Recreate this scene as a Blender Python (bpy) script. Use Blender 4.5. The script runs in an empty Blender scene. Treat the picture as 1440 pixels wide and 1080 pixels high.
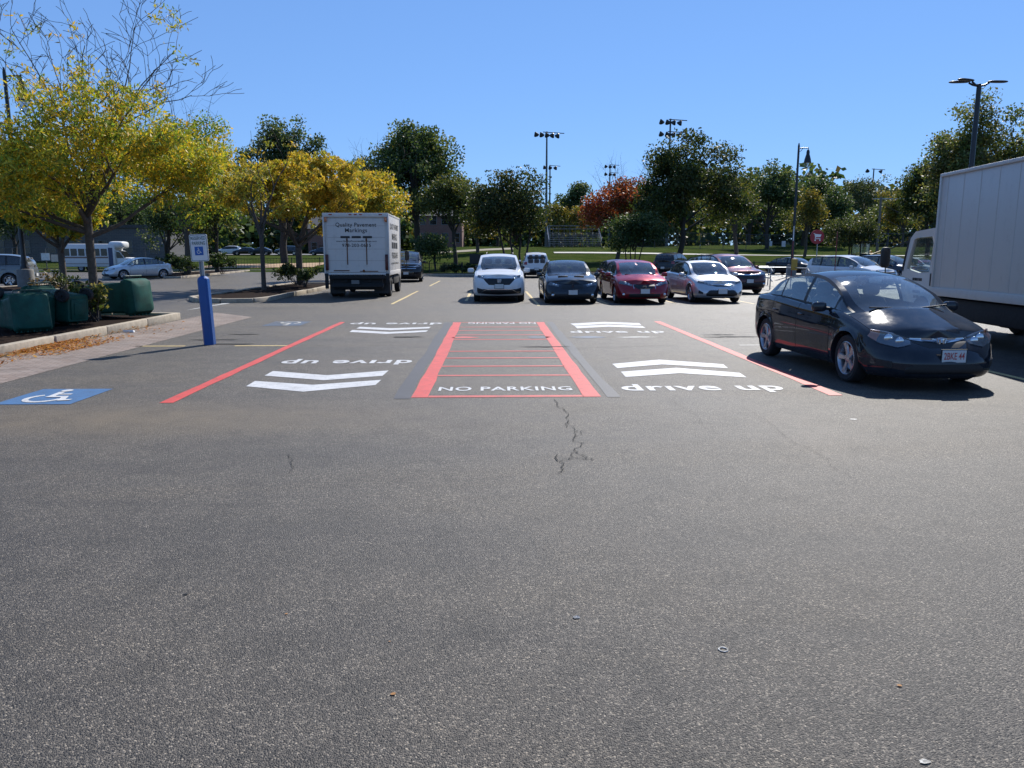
# Supermarket car park with freshly painted pick-up bays, clear autumn noon.
import bpy, bmesh, math, random
import numpy as np
from mathutils import Vector, Matrix
R = math.radians
scene = bpy.context.scene
COL = scene.collection
rnd = random.Random(7)
rng = np.random.default_rng(7)

# ---------------------------------------------------------------- camera
FPX, CAMH = 1082.0, 1.68
PITCH = math.atan(183 / FPX)
YAW = math.atan(28 / FPX * math.cos(PITCH))
FWD = Vector((math.sin(YAW) * math.cos(PITCH), math.cos(YAW) * math.cos(PITCH), -math.sin(PITCH)))
RGT = Vector((math.cos(YAW), -math.sin(YAW), 0))
UPV = RGT.cross(FWD)
def ray(px, py):
    return FWD + RGT * ((px - 720) / FPX) + UPV * ((540 - py) / FPX)
def G(px, py, z=0.0):            # surveyed point of the ground
    d = ray(px, py); t = (z - CAMH) / d.z
    return Vector((d.x * t, d.y * t, z))
def P(px, py, Y):                # point at a distance of Y metres
    d = ray(px, py); t = Y / d.y
    return Vector((d.x * t, Y, CAMH + d.z * t))
cam = bpy.data.cameras.new('camera'); camo = bpy.data.objects.new('camera', cam); COL.objects.link(camo)
cam.sensor_width = 36; cam.lens = FPX / 1440 * 36; cam.clip_end = 4000; cam.clip_start = 0.05
camo.matrix_world = Matrix(((RGT.x, UPV.x, -FWD.x, 0), (RGT.y, UPV.y, -FWD.y, 0), (RGT.z, UPV.z, -FWD.z, CAMH), (0, 0, 0, 1)))
scene.camera = camo

# ---------------------------------------------------------------- light
SUN_AZ, SUN_EL = R(26), R(41)
world = bpy.data.worlds.new('World'); scene.world = world; world.use_nodes = True
wt = world.node_tree; wt.nodes.clear()
sky = wt.nodes.new('ShaderNodeTexSky'); sky.sky_type = 'NISHITA'; sky.sun_disc = False
sky.sun_elevation = SUN_EL; sky.sun_rotation = SUN_AZ
sky.air_density = 1.0; sky.dust_density = 0.0; sky.ozone_density = 4.0; sky.altitude = 200
bg = wt.nodes.new('ShaderNodeBackground'); bg.inputs[1].default_value = 0.15
wo = wt.nodes.new('ShaderNodeOutputWorld')
gm_ = wt.nodes.new('ShaderNodeGamma'); gm_.inputs['Gamma'].default_value = .52      # a clear sky this even needs less contrast than the model gives
tn_ = wt.nodes.new('ShaderNodeMix'); tn_.data_type = 'RGBA'; tn_.blend_type = 'MULTIPLY'; tn_.inputs[0].default_value = 1; tn_.inputs[7].default_value = (.56, .87, 1.40, 1)
wt.links.new(sky.outputs[0], gm_.inputs['Color']); wt.links.new(gm_.outputs[0], tn_.inputs[6]); wt.links.new(tn_.outputs[2], bg.inputs[0]); wt.links.new(bg.outputs[0], wo.inputs[0])
sl = bpy.data.lights.new('sun', 'SUN'); sl.energy = 4.2; sl.angle = R(0.53); sl.color = (1, .955, .88)
so = bpy.data.objects.new('sun', sl); COL.objects.link(so)
sv = Vector((math.sin(SUN_AZ) * math.cos(SUN_EL), math.cos(SUN_AZ) * math.cos(SUN_EL), math.sin(SUN_EL)))
so.rotation_euler = sv.to_track_quat('Z', 'Y').to_euler(); so.location = (0, 0, 60)
scene.view_settings.view_transform = 'Standard'; scene.view_settings.look = 'None'
scene.view_settings.exposure = 0.65
scene.render.engine = 'CYCLES'
scene.cycles.max_bounces = 7; scene.cycles.transparent_max_bounces = 12
scene.cycles.caustics_reflective = False; scene.cycles.caustics_refractive = False

# ---------------------------------------------------------------- materials
M = {}
class NT:
    def __init__(s, name):
        s.m = bpy.data.materials.new(name); s.m.use_nodes = True; s.t = s.m.node_tree; s.t.nodes.clear()
        s.out = s.n('ShaderNodeOutputMaterial'); s.tc = s.n('ShaderNodeTexCoord')
    def n(s, kind, **kw):
        nd = s.t.nodes.new(kind)
        for k, v in kw.items():
            if isinstance(k, str) and hasattr(nd, k): setattr(nd, k, v)
        return nd
    def l(s, a, b): s.t.links.new(a, b)
    def noise(s, scale, detail=4, rough=.6, co='Object', vec=None, dist=0):
        n = s.n('ShaderNodeTexNoise'); n.inputs['Scale'].default_value = scale; n.inputs['Detail'].default_value = detail
        n.inputs['Roughness'].default_value = rough; n.inputs['Distortion'].default_value = dist
        s.l(vec or s.tc.outputs[co], n.inputs['Vector']); return n.outputs['Fac']
    def ramp(s, fac, stops):
        r = s.n('ShaderNodeValToRGB'); e = r.color_ramp.elements
        while len(e) < len(stops): e.new(.5)
        for k, (p, c) in zip(e, stops):
            k.position = p; k.color = (c, c, c, 1) if isinstance(c, (int, float)) else (*c, 1)
        s.l(fac, r.inputs[0]); return r.outputs[0]
    def mix(s, fac, a, b, mode='MIX'):
        m = s.n('ShaderNodeMix', data_type='RGBA', blend_type=mode)
        for v, i in ((fac, 0), (a, 6), (b, 7)):
            if hasattr(v, 'is_output') or isinstance(v, bpy.types.NodeSocket): s.l(v, m.inputs[i])
            elif i == 0: m.inputs[0].default_value = v
            else: m.inputs[i].default_value = (*v, 1)
        return m.outputs[2]
    def math(s, op, a, b=0.0):
        m = s.n('ShaderNodeMath', operation=op)
        for v, i in ((a, 0), (b, 1)):
            if isinstance(v, bpy.types.NodeSocket): s.l(v, m.inputs[i])
            else: m.inputs[i].default_value = v
        return m.outputs[0]
    def bsdf(s, col=None, rough=.5, metal=0, coat=0, spec=.5, coat_rough=.04):
        b = s.n('ShaderNodeBsdfPrincipled')
        for v, i in ((col, 'Base Color'), (rough, 'Roughness'), (metal, 'Metallic'), (coat, 'Coat Weight'), (spec, 'Specular IOR Level'), (coat_rough, 'Coat Roughness')):
            if v is None: continue
            if isinstance(v, bpy.types.NodeSocket): s.l(v, b.inputs[i])
            elif i == 'Base Color': b.inputs[i].default_value = (*v, 1)
            else: b.inputs[i].default_value = v
        return b
    def bump(s, b, h, strength=.3, dist=.01):
        n = s.n('ShaderNodeBump'); n.inputs['Strength'].default_value = strength; n.inputs['Distance'].default_value = dist
        s.l(h, n.inputs['Height']); s.l(n.outputs[0], b.inputs['Normal'])
    def end(s, sh): s.l(sh, s.out.inputs[0]); return s.m
def sc(c, k): return tuple(min(1, x * k) for x in c)
def pm(name, col, rough=.5, metal=0, coat=0, var=.15, scale=6, bump=0, spec=.5, bscale=60, rvar=.0):
    if name in M: return M[name]
    t = NT(name); f = t.noise(scale, 5, .65)
    c = t.ramp(f, [(.3, sc(col, 1 - var)), (.7, sc(col, 1 + var))])
    ro = rough
    if rvar:
        g = t.noise(scale * 2.3, 4, .6); ro = t.ramp(g, [(.3, max(.02, rough - rvar)), (.75, min(1, rough + rvar))])
    b = t.bsdf(c, ro, metal, coat, spec)
    if bump: t.bump(b, t.noise(bscale, 3), bump, .01)
    M[name] = t.end(b.outputs[0]); return M[name]
def paint(name, col, metal=0.0, rough=.4, dust=.1):
    t = NT(name); f = t.noise(3.0, 6, .7); f2 = t.noise(45, 3, .7)
    c0 = t.mix(t.ramp(f, [(.4, 0), (.75, dust)]), col, (.23, .21, .19))
    b = t.bsdf(c0, t.ramp(f, [(.3, rough - .06), (.7, rough + .12)]), metal, 1.0, .0)
    t.l(t.ramp(f, [(.3, .02), (.75, .02 + dust * .45)]), b.inputs['Coat Roughness'])
    t.bump(b, f2, .015, .002)
    M[name] = t.end(b.outputs[0]); return M[name]
def glass(name, tint, base=.05, rough=.02):
    t = NT(name)
    lw = t.n('ShaderNodeLayerWeight'); lw.inputs['Blend'].default_value = .5
    fac = t.math('ADD', t.math('MULTIPLY', t.math('POWER', lw.outputs['Facing'], 4.0), 1 - base), base)
    tr = t.n('ShaderNodeBsdfTransparent'); tr.inputs[0].default_value = (*tint, 1)
    gl = t.n('ShaderNodeBsdfGlossy'); gl.inputs['Roughness'].default_value = rough
    gl.inputs[0].default_value = (.95, .98, 1, 1)
    mx = t.n('ShaderNodeMixShader'); t.l(fac, mx.inputs[0]); t.l(tr.outputs[0], mx.inputs[1]); t.l(gl.outputs[0], mx.inputs[2])
    # thin film of dust
    df = t.n('ShaderNodeBsdfDiffuse'); df.inputs[0].default_value = (.5, .5, .48, 1)
    m2 = t.n('ShaderNodeMixShader'); t.l(t.ramp(t.noise(4, 5, .7), [(.35, .03), (.8, .12)]), m2.inputs[0])
    t.l(mx.outputs[0], m2.inputs[1]); t.l(df.outputs[0], m2.inputs[2])
    M[name] = t.end(m2.outputs[0]); return M[name]
def leafmat(name, trans=.45, rough=.55):
    if name in M: return M[name]
    t = NT(name)
    a = t.n('ShaderNodeAttribute'); a.attribute_name = 'tint'
    b = t.bsdf(a.outputs['Color'], rough, 0, 0, .4)
    tr = t.n('ShaderNodeBsdfTranslucent'); t.l(t.mix(1.0, a.outputs['Color'], (1.0, .95, .55), 'MULTIPLY'), tr.inputs[0])
    mx = t.n('ShaderNodeMixShader'); mx.inputs[0].default_value = trans
    t.l(b.outputs[0], mx.inputs[1]); t.l(tr.outputs[0], mx.inputs[2])
    M[name] = t.end(mx.outputs[0]); return M[name]

# ---------------------------------------------------------------- object helpers
def tag(o, label=None, cat=None, group=None, kind=None):
    if label: o['label'] = label
    if cat: o['category'] = cat
    if group: o['group'] = group
    if kind: o['kind'] = kind
    return o
def empty(name, loc=(0, 0, 0), rz=0):
    o = bpy.data.objects.new(name, None); COL.objects.link(o); o.location = loc; o.rotation_euler = (0, 0, rz)
    o.empty_display_size = .2; return o
def link(name, me, parent=None):
    o = bpy.data.objects.new(name, me); COL.objects.link(o)
    if parent is not None: o.parent = parent
    return o
def copy_tree(o, parent=None):
    c = o.copy(); COL.objects.link(c)
    if parent is not None: c.parent = parent
    for ch in [x for x in COL.objects if x.parent == o]: copy_tree(ch, c)
    return c
class MB:
    """collects shapes, then links them as one mesh object"""
    def __init__(s): s.v = []; s.f = []; s.m = []
    def add(s, vs, fs, mi=0):
        b = len(s.v); s.v += [tuple(x) for x in vs]
        for f in fs: s.f.append([b + i for i in f]); s.m.append(mi)
    def box(s, x0, x1, y0, y1, z0, z1, mi=0, bev=0.0, xf=None):
        if bev > 0:
            bm = bmesh.new(); bmesh.ops.create_cube(bm, size=1)
            for v in bm.verts: v.co = Vector(((x0 + x1) / 2 + v.co.x * (x1 - x0), (y0 + y1) / 2 + v.co.y * (y1 - y0), (z0 + z1) / 2 + v.co.z * (z1 - z0)))
            bmesh.ops.bevel(bm, geom=bm.edges[:], offset=bev, segments=2, affect='EDGES', profile=.5)
            bm.verts.index_update()
            vs = [v.co.copy() for v in bm.verts]; fs = [[v.index for v in f.verts] for f in bm.faces]; bm.free()
        else:
            vs = [(x, y, z) for z in (z0, z1) for y in (y0, y1) for x in (x0, x1)]
            fs = [(0, 2, 3, 1), (4, 5, 7, 6), (0, 1, 5, 4), (2, 6, 7, 3), (0, 4, 6, 2), (1, 3, 7, 5)]
        if xf: vs = [xf @ Vector(v) for v in vs]
        s.add(vs, fs, mi); return s
    def tube(s, pts, rad, n=8, mi=0, caps=True):
        pts = [Vector(p) for p in pts]; k = len(pts)
        rad = rad if isinstance(rad, (list, tuple)) else [rad] * k
        vs = []; ref = None
        for i, p in enumerate(pts):
            d = (pts[min(i + 1, k - 1)] - pts[max(i - 1, 0)])
            if d.length < 1e-9: d = Vector((0, 0, 1))
            d.normalize()
            a = d.cross(Vector((0, 0, 1)) if abs(d.z) < .9 else Vector((1, 0, 0))) if ref is None else (ref - d * ref.dot(d))
            if a.length < 1e-6: a = d.orthogonal()
            a.normalize(); ref = a; b = d.cross(a)
            for j in range(n):
                t = 2 * math.pi * j / n; vs.append(p + (a * math.cos(t) + b * math.sin(t)) * rad[i])
        fs = [(i * n + j, i * n + (j + 1) % n, (i + 1) * n + (j + 1) % n, (i + 1) * n + j) for i in range(k - 1) for j in range(n)]
        if caps: fs += [tuple(range(n - 1, -1, -1)), tuple((k - 1) * n + j for j in range(n))]
        s.add(vs, fs, mi); return s
    def lathe(s, prof, n=20, mi=0, xf=None, caps=True):      # profile of (radius, height) round z
        k = len(prof); vs = []
        for r, z in prof:
            for j in range(n):
                t = 2 * math.pi * j / n; vs.append(Vector((r * math.cos(t), r * math.sin(t), z)))
        if xf: vs = [xf @ v for v in vs]
        fs = [(i * n + j, i * n + (j + 1) % n, (i + 1) * n + (j + 1) % n, (i + 1) * n + j) for i in range(k - 1) for j in range(n)]
        if caps and prof[0][0] > 1e-4: fs.append(tuple(range(n - 1, -1, -1)))
        if caps and prof[-1][0] > 1e-4: fs.append(tuple((k - 1) * n + j for j in range(n)))
        s.add(vs, fs, mi); return s
    def blob(s, c, r, e=.5, nu=10, nv=16, mi=0, xf=None):       # rounded box
        vs = []
        f = lambda a, p: math.copysign(abs(a) ** p, a)
        for i in range(nu + 1):
            ph = -math.pi / 2 + math.pi * i / nu
            for j in range(nv):
                th = 2 * math.pi * j / nv
                vs.append(Vector((c[0] + r[0] * f(math.cos(ph), e) * f(math.cos(th), e), c[1] + r[1] * f(math.cos(ph), e) * f(math.sin(th), e), c[2] + r[2] * f(math.sin(ph), e))))
        if xf: vs = [xf @ v for v in vs]
        fs = [(i * nv + j, i * nv + (j + 1) % nv, (i + 1) * nv + (j + 1) % nv, (i + 1) * nv + j) for i in range(nu) for j in range(nv)]
        s.add(vs, fs, mi); return s
    def prism(s, poly, z0, z1, mi=0, xf=None):     # extruded polygon in xy
        n = len(poly); vs = [Vector((x, y, z0)) for x, y in poly] + [Vector((x, y, z1)) for x, y in poly]
        if xf: vs = [xf @ v for v in vs]
        s.add(vs, [tuple(range(n - 1, -1, -1)), tuple(range(n, 2 * n))] + [(i, (i + 1) % n, n + (i + 1) % n, n + i) for i in range(n)], mi); return s
    def mesh(s, mats, smooth=None, weld=0):
        me = bpy.data.meshes.new('mesh'); me.from_pydata([tuple(v) for v in s.v], [], s.f)
        for mt in (mats if isinstance(mats, (list, tuple)) else [mats]): me.materials.append(mt)
        me.polygons.foreach_set('material_index', s.m)
        if weld:
            bm = bmesh.new(); bm.from_mesh(me); bmesh.ops.remove_doubles(bm, verts=bm.verts, dist=weld)
            bmesh.ops.recalc_face_normals(bm, faces=bm.faces); bm.to_mesh(me); bm.free()
        if smooth:
            me.polygons.foreach_set('use_smooth', [True] * len(me.polygons)); me.set_sharp_from_angle(angle=R(smooth))
        me.update(); return me
    def build(s, name, mats, parent=None, smooth=None, weld=0): return link(name, s.mesh(mats, smooth, weld), parent)
def text_mesh(txt, bold=0.0, shear=0, spacing=1.0):
    cu = bpy.data.curves.new('lettering', 'FONT'); cu.body = txt; cu.size = 1; cu.offset = bold; cu.shear = shear
    cu.space_character = spacing; cu.align_x = 'CENTER'; cu.resolution_u = 4
    o = bpy.data.objects.new('lettering', cu); COL.objects.link(o)
    dg = bpy.context.evaluated_depsgraph_get()
    me = bpy.data.meshes.new_from_object(o.evaluated_get(dg)); bpy.data.objects.remove(o); bpy.data.curves.remove(cu)
    return me
def text_on(name, txt, mat, origin, ex, ey, width, height=None, parent=None, bold=.0, lift=.004, spacing=1.0):
    """lettering fitted to a width (and height), centred at origin in the plane of unit vectors ex, ey"""
    me = text_mesh(txt, bold, 0, spacing); n = len(me.vertices)
    co = np.empty(n * 3, 'f'); me.vertices.foreach_get('co', co); co = co.reshape(-1, 3)
    lo, hi = co.min(0), co.max(0); s = width / (hi[0] - lo[0]); sy = s if height is None else height / (hi[1] - lo[1])
    a = (co[:, 0] - (lo[0] + hi[0]) / 2) * s; b = (co[:, 1] - (lo[1] + hi[1]) / 2) * sy
    ex, ey = Vector(ex), Vector(ey); nz = ex.cross(ey); o = Vector(origin) + nz * lift
    new = np.array(o)[None] + a[:, None] * np.array(ex)[None] + b[:, None] * np.array(ey)[None]
    me.vertices.foreach_set('co', new.astype('f').ravel()); me.materials.clear(); me.materials.append(mat); me.update()
    return link(name, me, parent)
def smooth01(a, b, x):
    t = np.clip((np.asarray(x, float) - a) / (b - a), 0, 1); return t * t * (3 - 2 * t)
def spline(pts):
    """smooth monotone-ish curve through points"""
    xs = np.array([p[0] for p in pts], float); ys = np.array([p[1] for p in pts], float)
    d = np.diff(ys) / np.diff(xs); m = np.zeros(len(xs)); m[0] = d[0]; m[-1] = d[-1]
    for i in range(1, len(xs) - 1):
        m[i] = 0 if d[i - 1] * d[i] <= 0 else (2 * d[i - 1] * d[i] / (d[i - 1] + d[i]))
    def f(x):
        x = np.clip(np.asarray(x, float), xs[0], xs[-1]); i = np.clip(np.searchsorted(xs, x) - 1, 0, len(xs) - 2)
        h = xs[i + 1] - xs[i]; t = (x - xs[i]) / h
        return (2*t**3-3*t**2+1)*ys[i] + (t**3-2*t**2+t)*h*m[i] + (-2*t**3+3*t**2)*ys[i+1] + (t**3-t**2)*h*m[i+1]
    return f
black = pm('black_plastic', (.012, .012, .013), .5, var=.3, scale=20)
rubber = pm('tyre_rubber', (.018, .018, .019), .85, var=.35, scale=30, bump=.2)
chrome = pm('chrome', (.62, .63, .65), .12, 1, var=.06)
alloy = pm('alloy', (.42, .42, .44), .32, .85, var=.1, rvar=.08)
seatmat = pm('seat_cloth', (.09, .09, .095), .9, var=.25, scale=30)
dashmat = pm('dash_vinyl', (.14, .14, .14), .6, var=.2)
lensmat = glass('lens', (.82, .85, .88), .10, .04)
tailmat = pm('tail_lens', (.28, .012, .012), .12, coat=1, var=.2)
amber = pm('amber_lens', (.55, .16, .05), .15, coat=1, var=.2)
plate_mat = pm('plate_white', (.62, .62, .6), .4, var=.05)
glass('car_glass', (.76, .82, .80), .11)
glass('dark_glass', (.10, .115, .12), .07)
pane_m = pm('dark_pane', (.012, .014, .016), .08, var=.3, scale=2)
# ---------------------------------------------------------------- cars
BASE = dict(L=4.5, W=1.76, H=1.44, uf=.92, ur=3.60, rw=.315, ra=.365, tw=.20, af=.62, ar=.5, pf=3.0, qf=2.1, pr=3.2, qr=2.2,
    zc=[(0, .66), (.18, .74), (.55, .84), (1.0, .935), (1.2, .985), (1.6, 1.20), (2.0, 1.37), (2.45, 1.44), (3.0, 1.41), (3.35, 1.34), (3.75, 1.17), (4.05, 1.06), (4.3, 1.04), (4.42, 1.0), (4.5, .95)],
    ze=[(0, .66), (.3, .70), (.8, .83), (1.3, .91), (2.4, .95), (3.5, .985), (4.1, .99), (4.5, .93)],
    zl=[(0, .20), (.6, .19), (1.3, .2), (3.2, .2), (3.9, .23), (4.5, .27)],
    side=[(0, .07), (.1, .03), (.3, .005), (.55, 0), (.72, .004), (.80, .016), (.92, .03), (1, .07)],
    front=[(0, .10), (.12, .03), (.3, 0), (.5, .015), (.62, .05), (.8, .12), (.92, .19), (1, .28)],
    rear=[(0, .10), (.15, .02), (.4, 0), (.55, .03), (.75, .06), (.92, .09), (1, .14)],
    cowl=1.08, head=2.02, rhead=3.18, deck=3.92, wins=[(1.28, 2.37), (2.47, 3.30), (3.36, 3.70)], doors=[(1.36, 2.42), (2.42, 3.36)],
    tumble=.36, bulge=-.13, rbulge=.08, spokes=5, belt_handle=.80, shoulder=.045, pillar=True)
class Car:
    ROWS = [0, .04, .1, .18, .28, .38, .48, .57, .65, .72, .78, .84, .9, .95, 1]
    def __init__(s, **kw):
        p = dict(BASE); p.update(kw); s.p = p; L, W = p['L'], p['W']
        for k, v in p.items(): setattr(s, k, v)
        s.fzc, s.fze, s.fzl = spline(s.zc), spline(s.ze), spline(s.zl)
        s.fs, s.ff, s.fr = spline(s.side), spline(s.front), spline(s.rear)
        s.tap = lambda u: 1 - .035 * (np.clip((L * .45 - u) / (L * .45), 0, 1)) ** 2 - .045 * (np.clip((u - L * .6) / (L * .4), 0, 1)) ** 2
        th = np.linspace(0, math.pi / 2, 160)
        uF = s.af * (1 - np.cos(th) ** (2 / s.qf)); xF = W / 2 * s.tap(uF) * np.sin(th) ** (2 / s.pf)
        uM = np.linspace(s.af, L - s.ar, 200)[1:-1]; xM = W / 2 * s.tap(uM)
        uR = (L - s.ar + s.ar * np.cos(th) ** (2 / s.qr))[::-1]; xR = (W / 2 * s.tap(uR) * np.sin(th[::-1]) ** (2 / s.pr))
        U = np.concatenate([uF, uM, uR]); X = np.concatenate([xF, xM, xR])
        if True:
            dU, dX = np.gradient(U), np.gradient(X); l = np.hypot(dU, dX) + 1e-9
            NU, NX = -dX / l, dU / l
            NU[0], NX[0], NU[-1], NX[-1] = -1, 0, 1, 0
        S = np.concatenate([[0], np.cumsum(np.hypot(np.diff(U), np.diff(X)))])
        s.S, s.U, s.X, s.NU, s.NX, s.ST = S, U, X, NU, NX, S[-1]
        sF = S[159]; sR = S[160 + len(uM)]
        s.sF, s.sR = sF, sR
        us = set(np.round(np.arange(s.af + .05, L - s.ar - .03, .1), 3))
        seams = sorted({round(d, 3) for a in s.doors for d in a})
        spec = [s.cowl, s.head, s.rhead, s.deck] + [w for a in s.wins for w in a] + [d + e for d in seams for e in (-.006, .006)]
        for uw in (s.uf, s.ur):
            us = {u for u in us if abs(u - uw) > s.ra + .02}
            spec += [uw + s.ra * math.cos(a) for a in np.linspace(0, math.pi, 19)] + [uw - s.ra - .003, uw + s.ra + .003]
        us = {u for u in us if all(abs(u - q) > .025 for q in spec)}
        us = sorted(u for u in us | set(spec) if s.af + .01 < u < L - s.ar - .01)
        st = list(np.linspace(0, sF, 15)) + [float(np.interp(u, U[159:160 + len(uM)], S[159:160 + len(uM)])) for u in us] + list(np.linspace(sR, s.ST, 15))
        rear_u = [q for q in spec if q >= L - s.ar]
        st += [float(np.interp(u, U[160 + len(uM):], S[160 + len(uM):])) for u in rear_u]
        s.st = np.array(sorted(st))
    def B(s, sv, z, off=0.0):
        """point on the body side band at plan arc length sv and height z"""
        sg = -1 if sv < 0 else 1; a = min(abs(sv), s.ST)
        u, x = np.interp(a, s.S, s.U), np.interp(a, s.S, s.X); nu, nx = np.interp(a, s.S, s.NU), np.interp(a, s.S, s.NX)
        l = math.hypot(nu, nx); nu, nx = nu / l, nx / l
        wf, wr = float(smooth01(.25, .95, -nu)), float(smooth01(.25, .95, nu))
        lo, hi = float(s.fzl(u)), float(s.fze(u)); q = (z - lo) / (hi - lo)
        ins = (1 - wf - wr) * float(s.fs(q)) + wf * float(s.ff(q)) + wr * float(s.fr(q))
        for uw in (s.uf, s.ur):
            d = math.hypot(u - uw, z - s.rw) - s.ra
            if d > -.02: ins -= .014 * math.exp(-(d / .035) ** 2) * (1 - wf)
        u -= nu * (ins - off); x = max(0, x - nx * (ins - off))
        return Vector((sg * x, u - s.L / 2, z))
    def s_at(s, u):
        i0, i1 = np.searchsorted(s.S, s.sF), np.searchsorted(s.S, s.sR)
        return float(np.interp(u, s.U[i0:i1], s.S[i0:i1]))
    def zbot(s, u):
        z = float(s.fzl(u))
        for uw in (s.uf, s.ur):
            if abs(u - uw) <= s.ra: z = max(z, s.rw + math.sqrt(max(0, s.ra ** 2 - (u - uw) ** 2)))
        return z
    def grid(s):
        bul = spline([(0, 0), (.35, 0), (s.cowl, s.bulge), (s.head, s.bulge * .55), ((s.head + s.rhead) / 2, 0), (s.rhead, s.rbulge * .6), (min(s.deck, s.L - .06), s.rbulge), (s.L, .0)])
        T = [0, .05, .3, .6, .9, 1]; Q = [.05, .12, .3, .5, .75, 1]
        SJ = [.045, .0535, .075, .10, .13, .17, .22, .3, .45, .6, .8, 1]
        rows = []; ul = []
        for sv in s.st:
            u = float(np.interp(sv, s.S, s.U)); lo, hi = s.zbot(u), float(s.fze(u)); hi = max(hi, lo + .06)
            col = [s.B(sv, lo + (hi - lo) * v) for v in s.ROWS]
            f0 = col[0].copy(); f0.x = max(0, f0.x - .24); f0.z += .0
            if u < .4 or u > s.L - .4: f0.y += .25 * (1 if u < .4 else -1)
            E = col[-1]; ue = E.y + s.L / 2; xe, ze = E.x, E.z; zc = max(float(s.fzc(ue)), ze + .004); H = zc - ze
            g = float(smooth01(.08, .26, H)); sh = s.shoulder * min(1, H / .3); xg, zg = xe - sh, ze + .012; Hr = .895 * H; xr = xg - s.tumble * Hr
            b = float(bul(ue)); up = []
            for j in range(12):
                if j < 6:
                    t = T[j]; cx, cz = xg - (xg - xr) * t ** 1.25, zg + (Hr - .012) * t
                    if j == 5: cx -= .012
                else:
                    q = Q[j - 6]; cx = (xr - .012) * (1 - q); zr = zg + Hr - .012; cz = zr + (zc - zr) * (1 - (1 - q) ** 2.3)
                hx, hz = xe * (1 - SJ[j]), ze + H * (1 - (1 - SJ[j]) ** 2.3)
                x, z = hx + (cx - hx) * g, hz + (cz - hz) * g
                if j == 11: x = 0
                y = E.y + b * (1 - (x / max(xe, 1e-3)) ** 2)
                up.append(Vector((max(x, 0), y, z)))
            rows.append([f0] + col + up); ul.append(u)
        return rows, ul
    def make(s, name, label, cat, body_m, loc, rz=0, group=None, glassm='car_glass', seats=True, hood_m=None, plate=None, wheel_m=None):
        p = s.p; root = empty(name, loc, rz); tag(root, label, cat, group); s.root = root
        rows, ul = s.grid(); nb = len(s.ROWS); k0 = nb   # index of row E
        cats = {}
        def put(key, sg, a, b, c, d):
            mb = cats.setdefault(key, MB()); q = [Vector((sg * v.x, v.y, v.z)) for v in (a, b, c, d)]
            if sg < 0: q = q[::-1]
            mb.add(q, [(0, 1, 2, 3)])
        for i in range(len(rows) - 1):
            um = (ul[i] + ul[i + 1]) / 2
            ye = (rows[i][k0].y + rows[i + 1][k0].y) / 2 + s.L / 2
            seam = any(abs(um - d) < .004 for a in s.doors for d in a)
            door = next((n for n, (a, b) in enumerate(s.doors) if a < um < b), None)
            win = next((n for n, (a, b) in enumerate(s.wins) if a < um < b), None)
            inw = s.wins and s.wins[0][0] < um < s.wins[-1][1]
            for k in range(len(rows[0]) - 1):
                a, b, c, d = rows[i][k], rows[i][k + 1], rows[i + 1][k + 1], rows[i + 1][k]
                j = k - k0     # upper cell index (0: shoulder)
                for sg in (1, -1):
                    key = 'body'
                    if j < 2:
                        if seam and k >= 3 and j < 1: continue
                        if door is not None and 3 <= k and j < 1 and not seam: key = ('door', door, sg)
                    if j >= 0:
                        if ul[i] < s.cowl - .02 and rows[i + 1][k0].y + s.L / 2 <= s.cowl + .01:
                            if j == 1 and ye > .45: continue
                            if j >= 2 and ye > .2: key = 'hood'
                        if s.cowl < um < s.head and j >= 8: key = 'windshield'
                        elif s.rhead < um < s.deck and j >= 8: key = 'rear_window'
                        elif 2 <= j < 5 and win is not None: key = ('window', win, sg)
                        elif 1 <= j < 6 and inw: key = 'window_trim' if (s.pillar or j in (1, 5)) else 'body'
                    if (c - a).length < 1e-5 or (b - d).length < 1e-5: continue
                    put(key, sg, a, b, c, d)
        doors = {}
        gm = M[glassm]
        order = sorted(cats, key=lambda q: 0 if isinstance(q, str) else (1 if q[0] == 'door' else 2))
        for key in order:
            mb = cats[key]
            if key == 'body': o = mb.build('body', body_m, root, 32, 1e-4)
            elif key == 'hood': o = mb.build('hood', hood_m or body_m, root, 32, 1e-4)
            elif key in ('windshield', 'rear_window'): mb.build(key, gm, root, 60, 1e-4)
            elif key == 'window_trim': mb.build(key, black, root, 40, 1e-4)
            elif key[0] == 'door':
                d = doors[key[1:]] = mb.build('door', body_m, root, 32, 1e-4)
                ud = s.doors[key[1]][1] - .13; zz = s.belt_handle; sv = s.s_at(ud); h = MB()
                c = s.B(sv, zz, .014); h.blob((key[2] * c.x, c.y, c.z), (.016, .085, .014), .6, 8, 12); h.build('handle', body_m, d, 60)
            else:
                par = doors.get((key[1], key[2]), root); mb.build('window', gm, par, 60, 1e-4)
        s.doors_o = doors
        # floor pan, cabin floor and dash
        u = MB(); w = s.W / 2 - .26
        u.box(-w, w, .25 - s.L / 2, s.L / 2 - .28, .17, .50, 0, .05)
        for uw in (s.uf, s.ur): u.tube([(-s.W / 2 + .2, uw - s.L / 2, s.rw), (s.W / 2 - .2, uw - s.L / 2, s.rw)], .05, 8)
        u.box(-s.W / 2 + .09, s.W / 2 - .09, s.uf + s.ra + .02 - s.L / 2, s.ur - s.ra - .02 - s.L / 2, .205, .5, 0)
        u.build('underbody', black, root, 40)
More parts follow.
